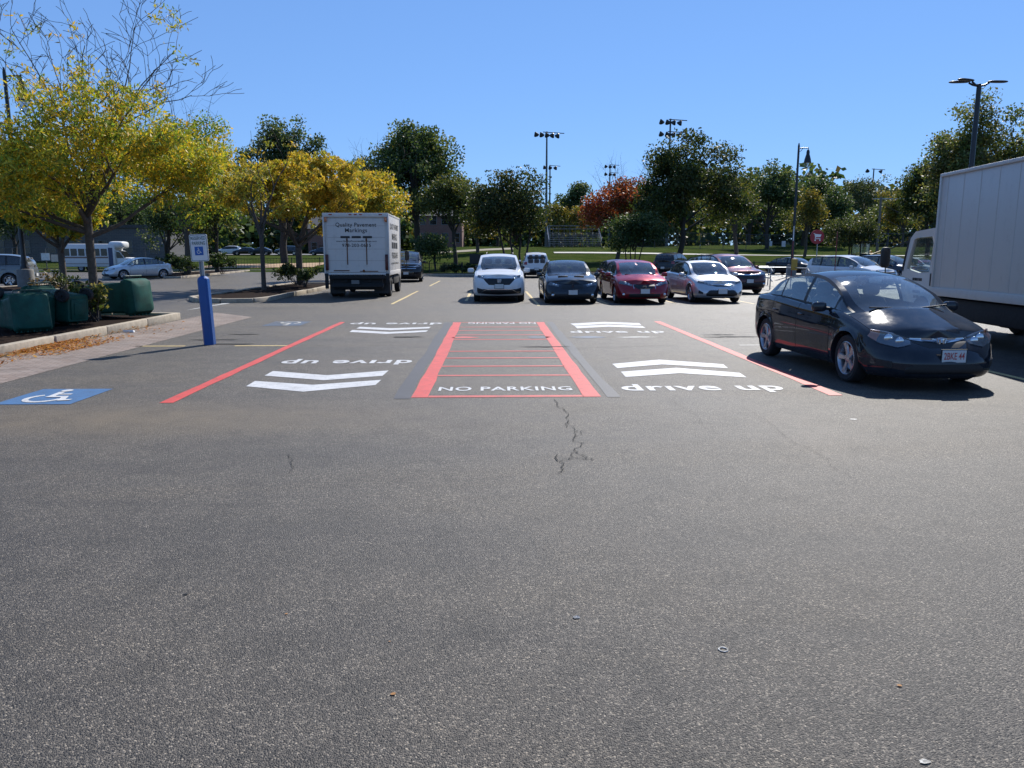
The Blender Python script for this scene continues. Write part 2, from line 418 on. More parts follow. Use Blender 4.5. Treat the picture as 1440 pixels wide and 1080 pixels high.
        if seats:
            d = MB(); yc = s.cowl - s.L / 2
            zd = float(s.fze(s.cowl + .2)) - .03
            d.blob((0, yc + .42, zd - .12), (s.W / 2 - .16, .36, .13), .35, 8, 24)
            d.build('dashboard', dashmat, root, 60)
            t = MB(); t.lathe([(.17, -.015), (.187, 0), (.17, .015), (.155, 0), (.17, -.015)], 24, 0, Matrix.Translation((.37, yc + .86, zd + .0)) @ Matrix.Rotation(R(-65), 4, 'X'))
            t.box(.21, .53, yc + .845, yc + .875, zd - .02, zd + .02); t.build('steering_wheel', black, root, 50)
            hs_ = s.H - 1.44
            for yy, xs in ((s.head + .30 - s.L / 2, (-.37, .37)), (s.rhead - .10 - s.L / 2, (-.42, 0, .42))):
                for x in xs:
                    q = MB(); ww = .25 if len(xs) == 2 else .2
                    q.blob((x, yy - .15, .47 + hs_ * .6), (ww, .27, .10), .45, 8, 16)
                    q.blob((x, yy + .12, .76 + hs_ * .8), (ww - .01, .08, .31), .5, 8, 16, 0, Matrix.Translation((0, yy + .12, .5)) @ Matrix.Rotation(R(-14), 4, 'X') @ Matrix.Translation((0, -yy - .12, -.5)))
                    q.blob((x, yy + .25, 1.15 + hs_), (.13, .05, .095), .6, 8, 14)
                    q.build('seat', seatmat, root, 60)
        # wheels
        for uw in (s.uf, s.ur):
            for sg in (1, -1):
                s.wheel(root, Vector((sg * (s.W / 2 * float(s.tap(uw)) - s.tw / 2 - .018), uw - s.L / 2, s.rw)), sg, wheel_m or alloy)
        return root
    def wheel(s, root, c, sg, mat):
        X = Matrix.Translation(c) @ Matrix.Rotation(R(90 if sg > 0 else -90), 4, 'Y')
        r, w = s.rw, s.tw / 2; rr = r * .70
        t = MB(); t.lathe([(rr, -w * .8), (rr + .01, -w * .95), (r - .035, -w), (r - .01, -w * .86), (r, -w * .6), (r, w * .6), (r - .01, w * .86), (r - .035, w), (rr + .01, w * .95), (rr - .004, w * .8), (rr - .012, w * .2), (rr - .02, -w * .8)], 36, 0, X, False)
        wo = t.build('wheel', rubber, root, 35)
        m = MB()
        m.lathe([(rr + .004, w * .93), (rr - .006, w * .97), (rr - .02, w * .80), (rr - .03, w * .2), (rr - .03, -w * .5)], 36, 0, X, False)
        m.lathe([(rr - .03, -w * .1), (0.0, -w * .05)], 24, 1, X, False)
        m.lathe([(.155 * r / .31, 0), (.155 * r / .31, .012), (.0, .012)], 20, 2, X)
        m.lathe([(.062, w * .3), (.058, w * .74), (.035, w * .80), (0, w * .80)], 16, 0, X)
        n = s.spokes
        for k in range(n):
            a = 2 * math.pi * k / n + .3; ca, sa = math.cos(a), math.sin(a)
            vs = []
            for rad, hw, zt in ((.03, .034, w * .72), (rr * .5, .030, w * .74), (rr * .8, .040, w * .84), (rr - .008, .058, w * .90)):
                for q, z in ((-1, zt - .022), (-.75, zt), (.75, zt), (1, zt - .022)):
                    vs.append(X @ Vector((rad * ca - q * hw * sa, rad * sa + q * hw * ca, z)))
            fs = [(4 * i + j, 4 * i + j + 1, 4 * i + 5 + j, 4 * i + 4 + j) for i in range(3) for j in range(3)]
            m.add(vs, fs, 0)
        m.build('rim', [mat, black, chrome], wo, 35)
    # ---- surface patches on the band
    def patch(s, name, ss, lo, hi, mat, off=.006, parent=None, n=24, nz=6, smooth=60, z2=None):
        """lo/hi: lists of (s, z) or constants; ss: (s0, s1)"""
        f = lambda c: (lambda q: c) if not isinstance(c, (list, tuple)) else (lambda q, c=c: float(np.interp(q, [a for a, b in c], [b for a, b in c])))
        fl, fh = f(lo), f(hi); mb = MB(); vs = []
        sv = np.concatenate([[ss[0]], np.linspace(ss[0] + (ss[1] - ss[0]) * .01, ss[1] - (ss[1] - ss[0]) * .01, n), [ss[1]]])
        tz = np.concatenate([[0], np.linspace(.03, .97, nz), [1]])
        for i, a in enumerate(sv):
            for j, t in enumerate(tz):
                edge = i in (0, len(sv) - 1) or j in (0, len(tz) - 1)
                vs.append(s.B(a, fl(a) + (fh(a) - fl(a)) * t, -.004 if edge else off))
        m = len(tz); fs = [(i * m + j, (i + 1) * m + j, (i + 1) * m + j + 1, i * m + j + 1) for i in range(len(sv) - 1) for j in range(m - 1)]
        mb.add(vs, fs); return mb.build(name, mat, parent or s.root, smooth)
    def both(s, name, ss, lo, hi, mat, **k):
        r = []
        for sg in (1, -1):
            fl = [(sg * a, b) for a, b in lo][::sg] if isinstance(lo, list) else lo
            fh = [(sg * a, b) for a, b in hi][::sg] if isinstance(hi, list) else hi
            q = (sg * ss[0], sg * ss[1]) if sg > 0 else (-ss[1], -ss[0])
            r.append(s.patch(name, q, fl, fh, mat, **k))
        return r
    def lamp(s, ss, lo, hi, side='front', tail=False, inner=True, side_amber=False):
        if tail: return s.both('taillight', ss, lo, hi, tailmat, off=.012)
        objs = s.both('headlight', ss, lo, hi, M['lamp_bowl'], off=.004)
        for o, sg in zip(objs, (1, -1)):
            fl = lo if not isinstance(lo, list) else [(sg * a, b) for a, b in lo][::sg]
            fh = hi if not isinstance(hi, list) else [(sg * a, b) for a, b in hi][::sg]
            zm = lambda a: (np.interp(a, [q for q, _ in fl], [z for _, z in fl]) + np.interp(a, [q for q, _ in fh], [z for _, z in fh])) / 2
            for t in (.28, .58):
                a = sg * (ss[0] + (ss[1] - ss[0]) * t); c = s.B(a, float(zm(a)), .004); d = MB()
                hgt = abs(np.interp(a, [q for q, _ in fh], [z for _, z in fh]) - np.interp(a, [q for q, _ in fl], [z for _, z in fl]))
                d.blob(c, (min(.062, hgt * .45), .022, min(.062, hgt * .42)), 1, 8, 14); d.build('bulb', chrome, o, 60)
            if side_amber:
                q = (ss[0] + (ss[1] - ss[0]) * .80, ss[1]); q = q if sg > 0 else (-q[1], -q[0])
                s.patch('indicator', q, fl, fh, amber, off=.012, parent=o, n=8)
            q = (ss[0], ss[1]) if sg > 0 else (-ss[1], -ss[0])
            s.patch('lens', q, fl, fh, lensmat, off=.022, parent=o)
        return objs
    def mirror(s, u, z, mat, r=(.10, .06, .07)):
        c = s.B(s.s_at(u), z, 0)
        for sg in (1, -1):
            m = MB(); m.blob((sg * (c.x + .14), c.y, z + .055), r, .62, 10, 18); o = m.build('mirror', mat, s.root, 60)
            g = MB(); g.blob((sg * (c.x + .14), c.y + r[1] * .94, z + .055), (r[0] * .82, .006, r[2] * .78), .6, 6, 14); g.build('mirror_glass', chrome, o, 60)
            a = MB(); a.tube([(sg * (c.x - .06), c.y, z + .02), (sg * (c.x + .09), c.y, z + .04)], .022, 8); a.build('stalk', black, o, 50)
    def plate(s, z, x=0, txt=None, col=None, rear=False, size=(.305, .152)):
        c = s.B(s.ST if rear else 0, z, .02); y = c.y + (.0 if rear else 0)
        m = MB(); e = 1 if rear else -1
        m.box(x - size[0] / 2 - .012, x + size[0] / 2 + .012, min(y, y + e * .012), max(y, y + e * .012), z - size[1] / 2 - .012, z + size[1] / 2 + .012, 1, .003)
        m.box(x - size[0] / 2, x + size[0] / 2, min(y + e * .008, y + e * .016), max(y + e * .008, y + e * .016), z - size[1] / 2, z + size[1] / 2, 0, .003)
        o = m.build('licence_plate', [plate_mat, black], s.root)
        if txt: text_on('lettering', txt, col, (x, y + e * .016, z + .005), (-e, 0, 0) if rear else (1, 0, 0), (0, 0, 1), size[0] * .86, size[1] * .56, o, .012, .002)
        return o
    def wiper(s):
        y0 = s.cowl - s.L / 2
        for x0, x1 in ((-.5, .08), (.02, .62)):
            m = MB(); pts = []
            for t in np.linspace(0, 1, 8):
                x = x0 + (x1 - x0) * t; u = s.cowl + s.bulge * (1 - (x / (s.W / 2)) ** 2) + .05 + .05 * t * (1 if x0 > -.1 else .6)
                pts.append((x, u - s.L / 2, float(s.fzc(u - s.bulge)) - .048 - .01 * (x / .8) ** 2 - .02 * (x / .8) ** 4 + .03))
            m.tube(pts, .011, 6); m.build('wiper', black, s.root, 50)
    def emblem_h(s, z, w=.10, frame=True):
        c = s.B(0, z, .016); y = c.y; m = MB(); h = w * .8; t = w * .13
        for sg in (1, -1):
            m.tube([(sg * w * .22, y - .012, z + h * .36), (sg * w * .19, y - .012, z), (sg * w * .22, y - .012, z - h * .36)], t, 8)
        m.tube([(-w * .19, y - .012, z), (w * .19, y - .012, z)], t * .9, 8)
        if frame: m.tube([(-w * .5, y - .008, z + h * .5), (0, y - .01, z + h * .55), (w * .5, y - .008, z + h * .5), (w * .43, y - .008, z - h * .35), (w * .3, y - .008, z - h * .52), (0, y - .01, z - h * .55), (-w * .3, y - .008, z - h * .52), (-w * .43, y - .008, z - h * .35), (-w * .5, y - .008, z + h * .5)], t * .55, 8)
        m.build('emblem', chrome, s.root, 50)
pm('lamp_bowl', (.13, .135, .145), .25, .6, var=.25, scale=14)
# ---------------------------------------------------------------- plants
def leaf_object(name, c, a, b, pick, cols, parent=None, matname='leaf', trans=.45, jit=.25):
    n = len(c); v = np.empty((n, 4, 3)); v[:, 0] = c - a; v[:, 1] = c + b - a * .15; v[:, 2] = c + a; v[:, 3] = c - b - a * .15
    me = bpy.data.meshes.new(name); me.vertices.add(4 * n); me.vertices.foreach_set('co', v.astype('f').ravel())
    me.loops.add(4 * n); me.loops.foreach_set('vertex_index', np.arange(4 * n, dtype='i'))
    me.polygons.add(n); me.polygons.foreach_set('loop_start', np.arange(0, 4 * n, 4, dtype='i')); me.update(calc_edges=True)
    col = np.ones((n, 4)); col[:, :3] = np.array(cols)[pick] * rng.uniform(1 - jit, 1 + jit, (n, 1)) * rng.uniform(.92, 1.08, (n, 3))
    at = me.attributes.new('tint', 'FLOAT_COLOR', 'FACE'); at.data.foreach_set('color', np.clip(col, 0, 1).astype('f').ravel())
    me.materials.append(leafmat(matname, trans)); return link(name, me, parent)
def dirs(n):
    v = rng.normal(size=(n, 3)); return v / np.linalg.norm(v, axis=1)[:, None]
def leaves_at(name, cen, sig, per, size, cols, parent, aspect=.5, droop=.0, wts=None, trans=.45, group_tint=True, jit=.25):
    """clumps of leaf-sized faces round the given points"""
    k = len(cen); per = max(1, int(per)); sig = np.asarray(sig) * .9; sg = np.asarray(sig).reshape(-1, 1) if np.ndim(sig) else np.full((k, 1), sig)
    c = np.repeat(cen, per, 0) + np.clip(rng.normal(size=(k * per, 3)), -1.7, 1.7) * np.repeat(sg, per, 0) * np.array([1, 1, .75])
    n = len(c); d = dirs(n); d[:, 2] -= droop; d /= np.linalg.norm(d, axis=1)[:, None]; e = np.cross(d, dirs(n)); e /= np.linalg.norm(e, axis=1)[:, None]
    l = size * rng.uniform(.55, 1.25, n)
    w = np.array(wts) / sum(wts) if wts else None
    cp = np.repeat(rng.choice(len(cols), k, p=w), per); q = rng.choice(len(cols), n, p=w)
    pick = np.where(rng.random(n) < .62, cp, q) if group_tint else q
    return leaf_object(name, c, d * (l / 2)[:, None], e * (l * aspect / 2)[:, None], pick, cols, parent, trans=trans, jit=jit)
bark = pm('bark', (.085, .07, .058), .95, var=.35, scale=12, bump=.8, bscale=22)
dark_bark = pm('dark_bark', (.045, .038, .033), .95, var=.35, scale=10, bump=.8, bscale=18)
def limb(mb, p0, p1, r0, r1, n=6, sag=.1, seg=5):
    p0, p1 = Vector(p0), Vector(p1); L_ = (p1 - p0).length; pts, rad = [], []
    b = Vector((rnd.uniform(-1, 1), rnd.uniform(-1, 1), rnd.uniform(0, 1))) * L_ * sag
    for i in range(seg + 1):
        t = i / seg; pts.append(p0.lerp(p1, t) + b * (t * (1 - t) * 2) + Vector((rnd.uniform(-1, 1), rnd.uniform(-1, 1), rnd.uniform(-1, 1))) * L_ * .012); rad.append(r0 + (r1 - r0) * t)
    mb.tube(pts, rad, n, 0, False)
GREEN = [(.060, .095, .028), (.092, .135, .040), (.145, .185, .055), (.21, .22, .08)]
DARK = [(.038, .072, .028), (.060, .10, .036), (.09, .135, .045), (.15, .18, .07)]
YEL = [(.62, .45, .045), (.52, .42, .05), (.36, .35, .05), (.19, .23, .04), (.62, .43, .06)]
OLIVE = [(.20, .18, .035), (.13, .14, .032), (.28, .20, .04), (.08, .10, .028)]
REDS = [(.40, .10, .045), (.30, .075, .035), (.22, .08, .03), (.12, .09, .03)]
def crown_points(c, r, n, lobes=11, low=.0, seed=0, lobe_r=(.30, .52)):
    """points through an uneven crown made of several lobes"""
    g = np.random.default_rng(seed); r = np.array(r); d = g.normal(size=(lobes, 3)); d /= np.linalg.norm(d, axis=1)[:, None]
    d[:, 2] = np.where(d[:, 2] < -.5, -d[:, 2] * .6, d[:, 2]); lc = d * r * g.uniform(.40, .80, (lobes, 1)); lr = g.uniform(*lobe_r, lobes)
    w = lr ** 2; k = g.choice(lobes, n, p=w / w.sum()); e = g.normal(size=(n, 3)); e /= np.linalg.norm(e, axis=1)[:, None]
    rad = g.uniform(.35, 1.05, n) ** .6; pts = lc[k] + e * (lr[k] * rad)[:, None] * r * np.array([1, 1, .9])
    if low: pts[:, 2] = np.where(pts[:, 2] < -r[2] * low, -r[2] * low + g.uniform(-.1, .25, n) * r[2], pts[:, 2])
    return pts + np.array(c), lc + np.array(c), lr
def big_tree(name, label, px, Y, x0, x1, ytop, ybot, cols, leaf=.40, n=190, per=42, wts=None, group='trees beyond the lot', stems=1, depth=.85, trunk_px=None, lobes=14, seed=None, bare=0, sig=.55, cat='tree', base=None, tr=None, low=0, aspect=.62, trans=.55, droop=.15, lobe_r=(.22, .46)):
    seed = seed if seed is not None else abs(int(px * 7 + Y)); b = P(px, 357, Y); gz = zg(b.x, Y) if base is None else base
    root = empty(name, (b.x, Y, gz)); tag(root, label, cat, group)
    A, B_ = P(x0, ytop, Y), P(x1, ybot, Y); cx, rx = (A.x + B_.x) / 2 - b.x, (B_.x - A.x) / 2 * 1.08; zc, rz = (A.z * .48 + B_.z * .52) / 1 - gz + (A.z - B_.z) * .03, (A.z - B_.z) / 2 * 1.16
    pts, lc, lr = crown_points((cx, 0, zc), (rx, rx * depth, rz), n, lobes, low, seed, lobe_r)
    m = MB(); H_ = max(zc, .5); r0 = tr or max(.10, .022 * (zc + rz)); fork = max(.5, (zc - rz * .8))
    for s in range(stems):
        dx = 0 if stems == 1 else (s - (stems - 1) / 2) * r0 * 2.2
        top = (cx * .6 + dx * 3.0 * (1 if stems > 1 else 0), 0, zc + rz * .35); limb(m, (dx, 0, -.15), top, r0 / math.sqrt(stems) * 1.15, r0 * .22, 8, .05, 7)
    for q, (lx, ly, lz) in enumerate(lc):
        st = Vector((0, 0, fork)).lerp(Vector((cx * .6, 0, zc + rz * .3)), rnd.uniform(.0, .8)); limb(m, st, (lx, ly, lz), r0 * .42, r0 * .08, 6, .12)
    for q in range(0, n, 3):
        k = int(np.argmin(((lc - pts[q]) ** 2).sum(1))); limb(m, lc[k], pts[q], r0 * .09, r0 * .03, 4, .1, 3)
    for q in range(bare):
        e = Vector((rnd.uniform(-.7, .7) * rx + cx, rnd.uniform(-.4, .4) * rx, zc + rz * rnd.uniform(.8, 1.35))); s0 = Vector((cx + (e.x - cx) * .5, 0, zc + rz * .2))
        limb(m, s0, e, r0 * .10, r0 * .025, 4, .1, 5)
        for t in range(4):
            f = s0.lerp(e, rnd.uniform(.45, .95)); limb(m, f, f + Vector((rnd.uniform(-1, 1), rnd.uniform(-1, 1), rnd.uniform(.3, 1.2))) * rz * .28, r0 * .04, r0 * .015, 3, .1, 3)
    m.build('trunk', bark if sum(cols[0]) > .3 else dark_bark, root, 60)
    leaves_at('crown', pts, sig * (leaf / .4) ** .5, per * 1.4, leaf * .74, cols, root, aspect, droop, wts, trans)
    return root
def shrub(name, label, x, y, z, w, h, cols, n=26, per=40, leaf=.09, group='shrubs in the planted islands', seed=0, d=None, wts=None):
    root = empty(name, (x, y, z)); tag(root, label, 'shrub', group)
    pts, lc, lr = crown_points((0, 0, h * .52), (w / 2, (d or w * .8) / 2, h * .5), n, 7, 0, seed); pts[:, 2] = np.maximum(pts[:, 2], .04)
    m = MB()
    for p in pts[:14]: limb(m, (rnd.uniform(-.08, .08), rnd.uniform(-.08, .08), -.04), p, .014, .005, 4, .1, 3)
    m.build('stem', dark_bark, root, 60); leaves_at('foliage', pts, h * .09, per, leaf, cols, root, .5, .1, wts, .25)
    return root
def honey_locust(label, x, y, z, height, spread, cols, wts, seed, zleaf=99, fill=None, sky=(), rmin=.003, n_limb=6, fork=2.4, r0=.13, leaf=.15, per=16, lean=0, spray=.20, depth=5, keep=1.0, group='honey locusts in the planted islands'):
    """open vase-shaped tree: limbs fork again and again, leaves hang in sprays from the twigs"""
    root = empty('honey_locust_tree', (x, y, z)); tag(root, label, 'tree', group); rr = random.Random(seed); m = MB(); tips = []; bare_ = [False]
    def grow(p, d, L_, r, lv):
        pts, rad = [p], [r]; k = 4
        for i in range(k):
            w = .16 if lv < 2 else .28
            d = (d + Vector((rr.uniform(-w, w), rr.uniform(-w, w), rr.uniform(-w, w) * .7 + (.05 if lv < 3 else .0)))).normalized()
            p = p + d * (L_ / k); pts.append(p); rad.append(r * (1 - .42 * (i + 1) / k))
            if lv >= 2 and i >= 1 and (not bare_[0] or rr.random() < .05): tips.append((p.copy(), lv))
        rad = [max(rmin, q) for q in rad]
        m.tube(pts, rad, 7 if lv < 2 else (5 if lv < 3 else 3), 0, False)
        if lv >= depth: return
        for q in range(rr.choice((2, 3)) if lv < depth - 1 else 2):
            s = pts[rr.choice((2, 3, 4))] if q else pts[-1]; ax = Vector((rr.uniform(-1, 1), rr.uniform(-1, 1), rr.uniform(-.35, .6)))
            nd = (d + ax * (.62 if lv < 3 else .8)).normalized(); grow(s, nd, L_ * rr.uniform(.6, .82), rad[-1] * (.9 if q == 0 else .66), lv + 1)
    tp = Vector((lean, 0, fork)); m.tube([(0, 0, -.2), (0, 0, .12), (lean * .3, .02, fork * .5), tp], [r0 * 1.45, r0 * 1.05, r0 * .95, r0 * .9], 12, 0, False)
    sl_ = (height - fork) * .36
    for i in range(n_limb):
        a = 2 * math.pi * (i + rr.uniform(-.25, .25)) / n_limb; up = rr.choice((.45, .65, .9, 1.3)) if i else 2.0
        d = Vector((math.cos(a) * spread / height * 1.5, math.sin(a) * spread / height * 1.5, up)).normalized()
        grow(tp + Vector((0, 0, rr.uniform(-.5, .25))), d, sl_ * (1.1 if up < .9 else .95) * rr.uniform(.9, 1.15), r0 * .55, 1)
    bare_[0] = True
    for a, b in sky:
        a, b = Vector(a), Vector(b); limb(m, tp, a, .035, .02, 6, .08, 5); limb(m, a, b, .020, .008, 5, .12, 7)
        for t in (.35, .5, .62, .75, .88, 1.0):
            q = a.lerp(b, t); d = ((b - a).normalized() + Vector((rr.uniform(-1, 1), rr.uniform(-.8, .8), rr.uniform(-.3, .9))) * .8).normalized(); grow(q, d, (b - a).length * rr.uniform(.18, .32), .008, depth - 2)
    m.build('trunk', bark, root, 60)
    T = np.array([t[0] for t in tips]); 
    p = np.clip(1 - (T[:, 2] - zleaf) / 1.3, .05 if not sky else .3, 1)
    T = T[rng.random(len(T)) < p * keep]
    cen = np.repeat(T, 3, 0) + rng.normal(size=(len(T) * 3, 3)) * np.array([.20, .20, .13]); cen[:, 2] -= .08
    if fill:
        fc, fr, fn = fill; fp, _, _ = crown_points(fc, fr, fn, 16, 0, seed, (.28, .42)); cen = np.concatenate([cen, fp])
    leaves_at('crown', cen, spray * .5, per / 3, leaf, cols, root, .34, .55, wts, .5, jit=.3)
    return root
# ---------------------------------------------------------------- ground
def asphalt():
    t = NT('asphalt'); co = t.tc.outputs['Object']
    v = t.n('ShaderNodeTexVoronoi'); v.inputs['Scale'].default_value = 155; t.l(co, v.inputs['Vector'])
    v2 = t.n('ShaderNodeTexVoronoi'); v2.inputs['Scale'].default_value = 52; t.l(co, v2.inputs['Vector'])
    sep = t.n('ShaderNodeSeparateColor'); t.l(v.outputs['Color'], sep.inputs[0])
    sep2 = t.n('ShaderNodeSeparateColor'); t.l(v2.outputs['Color'], sep2.inputs[0])
    stone = t.ramp(sep.outputs[0], [(0, (.028, .027, .027)), (.45, (.058, .056, .054)), (.75, (.095, .09, .085)), (.88, (.15, .14, .13)), (.94, (.22, .21, .19)), (1, (.36, .34, .31))])
    chip = t.ramp(sep2.outputs[1], [(.93, 0), (.97, 1)])
    near = t.ramp(v2.outputs['Distance'], [(.18, 1), (.3, 0)])
    stone = t.mix(t.math('MULTIPLY', chip, near), stone, (.34, .31, .27))
    hole = t.ramp(sep2.outputs[2], [(.90, 0), (.94, 1)])
    stone = t.mix(t.math('MULTIPLY', hole, t.ramp(v2.outputs['Distance'], [(.2, 1), (.36, 0)])), stone, (.012, .012, .012))
    # broad wear, lanes polished by tyres, oil drips, sandy drift
    mp = t.n('ShaderNodeMapping'); mp.inputs['Scale'].default_value = (.25, 1.6, 1); t.l(co, mp.inputs['Vector'])
    big = t.noise(.34, 6, .62); streak = t.noise(.8, 5, .6, vec=mp.outputs[0], dist=.6); mid = t.noise(2.6, 6, .7)
    k = t.math('ADD', t.math('MULTIPLY', big, .55), t.math('MULTIPLY', streak, .45))
    c = t.mix(1.0, stone, t.ramp(k, [(.40, (.68, .68, .69)), (.5, (.98, .98, .98)), (.60, (1.16, 1.14, 1.09))]), 'MULTIPLY')
    c = t.mix(1.0, c, t.ramp(mid, [(.34, .70), (.48, .97), (.62, 1.10)]), 'MULTIPLY')
    oil = t.ramp(t.noise(1.15, 3, .5, dist=.3), [(.69, 0), (.76, .55)]); c = t.mix(oil, c, (.018, .017, .017))
    sand = t.ramp(t.noise(.16, 5, .6), [(.5, 0), (.72, .30)]); c = t.mix(sand, c, (.125, .108, .082))
    # brown drift of dirt at the mouth of the left bay, pale scuff at the right
    sx = t.n('ShaderNodeSeparateXYZ'); t.l(co, sx.inputs[0])
    def patch_(cx, cy, rx, ry):
        a = t.math('POWER', t.math('DIVIDE', t.math('SUBTRACT', sx.outputs[0], cx), rx), 2.0); b_ = t.math('POWER', t.math('DIVIDE', t.math('SUBTRACT', sx.outputs[1], cy), ry), 2.0)
        return t.math('POWER', 2.718, t.math('MULTIPLY', t.math('ADD', a, b_), -1.0))
    c = t.mix(t.math('MULTIPLY', patch_(-3.8, 7.9, 2.6, .75), t.ramp(mid, [(.25, .3), (.7, .85)])), c, (.165, .138, .098))
    c = t.mix(t.math('MULTIPLY', patch_(3.0, 7.1, .35, .9), t.ramp(mid, [(.3, .1), (.7, .5)])), c, (.17, .155, .14))
    c = t.mix(1.0, c, (.89, .80, .685), 'MULTIPLY')
    b = t.bsdf(c, t.ramp(k, [(.3, .56), (.7, .68)]), spec=.47)
    h = t.math('ADD', t.math('MULTIPLY', v.outputs['Distance'], -1.0), t.math('MULTIPLY', t.noise(230, 2), .5))
    t.bump(b, h, .85, .006)
    return t.end(b.outputs[0])
asph = asphalt()
def zt(X, Y):
    A = 1.45 + 1.45 * smooth01(-25, 0, X)
    return A * smooth01(66, 128, Y) + .0
def grassmat():
    t = NT('grass'); f = t.noise(.5, 6, .7); g = t.noise(6, 5, .75)
    c = t.ramp(f, [(.28, (.032, .054, .013)), (.5, (.055, .078, .022)), (.72, (.10, .10, .038))])
    c = t.mix(1.0, c, t.ramp(g, [(.3, .55), (.7, 1.3)]), 'MULTIPLY'); b = t.bsdf(c, .9, spec=.0); t.bump(b, t.noise(9, 4), .9, .15)
    return t.end(b.outputs[0])
# one sheet of ground out to the horizon
xs = np.concatenate([np.linspace(-900, -120, 14), np.linspace(-110, 110, 56), np.linspace(120, 900, 14)])
ys = np.concatenate([np.linspace(-60, 60, 8), np.linspace(64, 140, 39), np.linspace(150, 400, 14), np.linspace(500, 1500, 6)])
mb = MB(); XX, YY = np.meshgrid(xs, ys); ZZ = zt(XX, YY) + .30 * np.sin(XX * .11) * np.sin(YY * .13) * smooth01(70, 100, YY) - .06
mb.add(np.stack([XX, YY, ZZ], -1).reshape(-1, 3), [(j * len(xs) + i, j * len(xs) + i + 1, (j + 1) * len(xs) + i + 1, (j + 1) * len(xs) + i) for j in range(len(ys) - 1) for i in range(len(xs) - 1)])
tag(mb.build('grass_ground', grassmat(), None, 60), kind='structure')
def zg(X, Y): return float(zt(X, Y) + .30 * math.sin(X * .11) * math.sin(Y * .13) * smooth01(70, 100, Y) - .06)
def strip(name, pts, w, mat, lift=.05, n=60):
    """band of ground following the terrain through pts"""
    px = spline([(i, p[0]) for i, p in enumerate(pts)]); py = spline([(i, p[1]) for i, p in enumerate(pts)]); m = MB(); vs = []
    for t in np.linspace(0, len(pts) - 1, n):
        x, y = float(px(t)), float(py(t))
        for q in (-1, 0, 1): vs.append((x, y + q * w / 2, zg(x, y + q * w / 2) + lift))
    m.add(vs, [(i * 3 + j, i * 3 + j + 1, i * 3 + j + 4, i * 3 + j + 3) for i in range(n - 1) for j in range(2)])
    return tag(m.build(name, mat, None, 60), kind='structure')
lot = MB(); poly = [(-70, -30), (70, -30), (70, 77.5), (-8, 60), (-11, 65), (-14, 77), (-70, 79)]
n = len(poly); lot.v = [(x, y, 0) for x, y in poly]; lot.f = [list(range(n))]; lot.m = [0]
lot = tag(lot.build('parking_lot', asph), kind='structure')
lot['label'] = 'worn grey asphalt parking lot with painted bays'
strip('infield_dirt', [(-32, 87), (-27, 86.5), (-18.5, 86)], 9, pm('clay', (.36, .235, .13), .9, var=.2, scale=.6), .06)
strip('road', [(-120, 152), (-40, 150), (10, 158)], 8, pm('far_road', (.16, .155, .15), .8, var=.15, scale=.4), .08)
strip('path', [(8, 101), (30, 99), (70, 96)], 1.6, pm('path_concrete', (.42, .40, .36), .8, var=.12, scale=1), .07)
strip('path', [(-9, 112), (-4, 110), (3, 111)], 5, pm('path_dirt', (.22, .19, .13), .9, var=.2, scale=1), .05)

m = MB(); m.add([(-13.9, 77, .10), (-10.9, 65, .10), (-7.9, 60, .10), (70, 77.6, .10), (70, 82, .42), (-6.9, 64.6, .06), (-8.6, 66.6, .08), (-11.5, 78.5, .12)], [(0, 1, 6, 7), (1, 2, 5, 6), (2, 3, 4, 5)])
tag(m.build('mulch_bed', mulch_m := pm('mulch', (.020, .013, .010), .98, var=.6, scale=24, bump=1.0, bscale=30, spec=.05)), kind='structure')  # dark mulch strip, its tone also standing in for tree and fence shade
# ---- painted markings: parts of the lot
def roadpaint(name, col, wear=.5, fine=55):
    t = NT(name); f = t.noise(fine, 4, .75); g = t.noise(1.6, 5, .7)
    w = t.ramp(t.math('ADD', t.math('MULTIPLY', f, .65), t.math('MULTIPLY', g, .35)), [(wear - .10, 1), (wear + .02, 0)])
    v = t.n('ShaderNodeTexVoronoi'); v.inputs['Scale'].default_value = 95; t.l(t.tc.outputs['Object'], v.inputs['Vector'])
    thin = t.ramp(t.math('ADD', t.math('MULTIPLY', t.noise(7, 6, .8), .6), t.math('MULTIPLY', t.noise(70, 3, .7), .4)), [(.40, .55), (.50, .08)]); w = t.math('MAXIMUM', w, thin)
    c = t.mix(t.math('MULTIPLY', w, .8), t.ramp(t.noise(3, 5), [(.3, sc(col, .86)), (.7, sc(col, 1.05))]), (.06, .058, .056))
    b = t.bsdf(c, .6, spec=.4); t.bump(b, t.math('MULTIPLY', v.outputs['Distance'], -1.0), .4, .005)
    M[name] = t.end(b.outputs[0]); return M[name]
red = roadpaint('red_paint', (.62, .072, .060), .38); red_thin = roadpaint('thin_red_paint', (.58, .095, .08), .45)
white = roadpaint('white_paint', (.60, .60, .60), .38); yellow = roadpaint('yellow_paint', (.66, .50, .22), .46)
wornw = roadpaint('worn_white_paint', (.62, .61, .57), .52); bluep = roadpaint('blue_paint', (.055, .15, .31), .45)
fadedblue = roadpaint('faded_blue_paint', (.10, .17, .28), .58); blackout = roadpaint('blackout_paint', (.062, .064, .072), .40)
crackm = pm('crack', (.006, .006, .006), .9)
def flat(name, polys, mat, z=.004, label=None):
    m = MB()
    for k_, p in enumerate(polys): m.add([(x, y, z + (k_ * .0006 if name == 'wheelchair_symbol' else 0)) for x, y in p], [tuple(range(len(p)))])
    o = m.build(name, mat, lot)
    # face up
    for f in o.data.polygons:
        if f.normal.z < 0: f.flip()
    if label: o['label'] = label
    return o
def rect(x0, x1, y0, y1): return [(x0, y0), (x1, y0), (x1, y1), (x0, y1)]
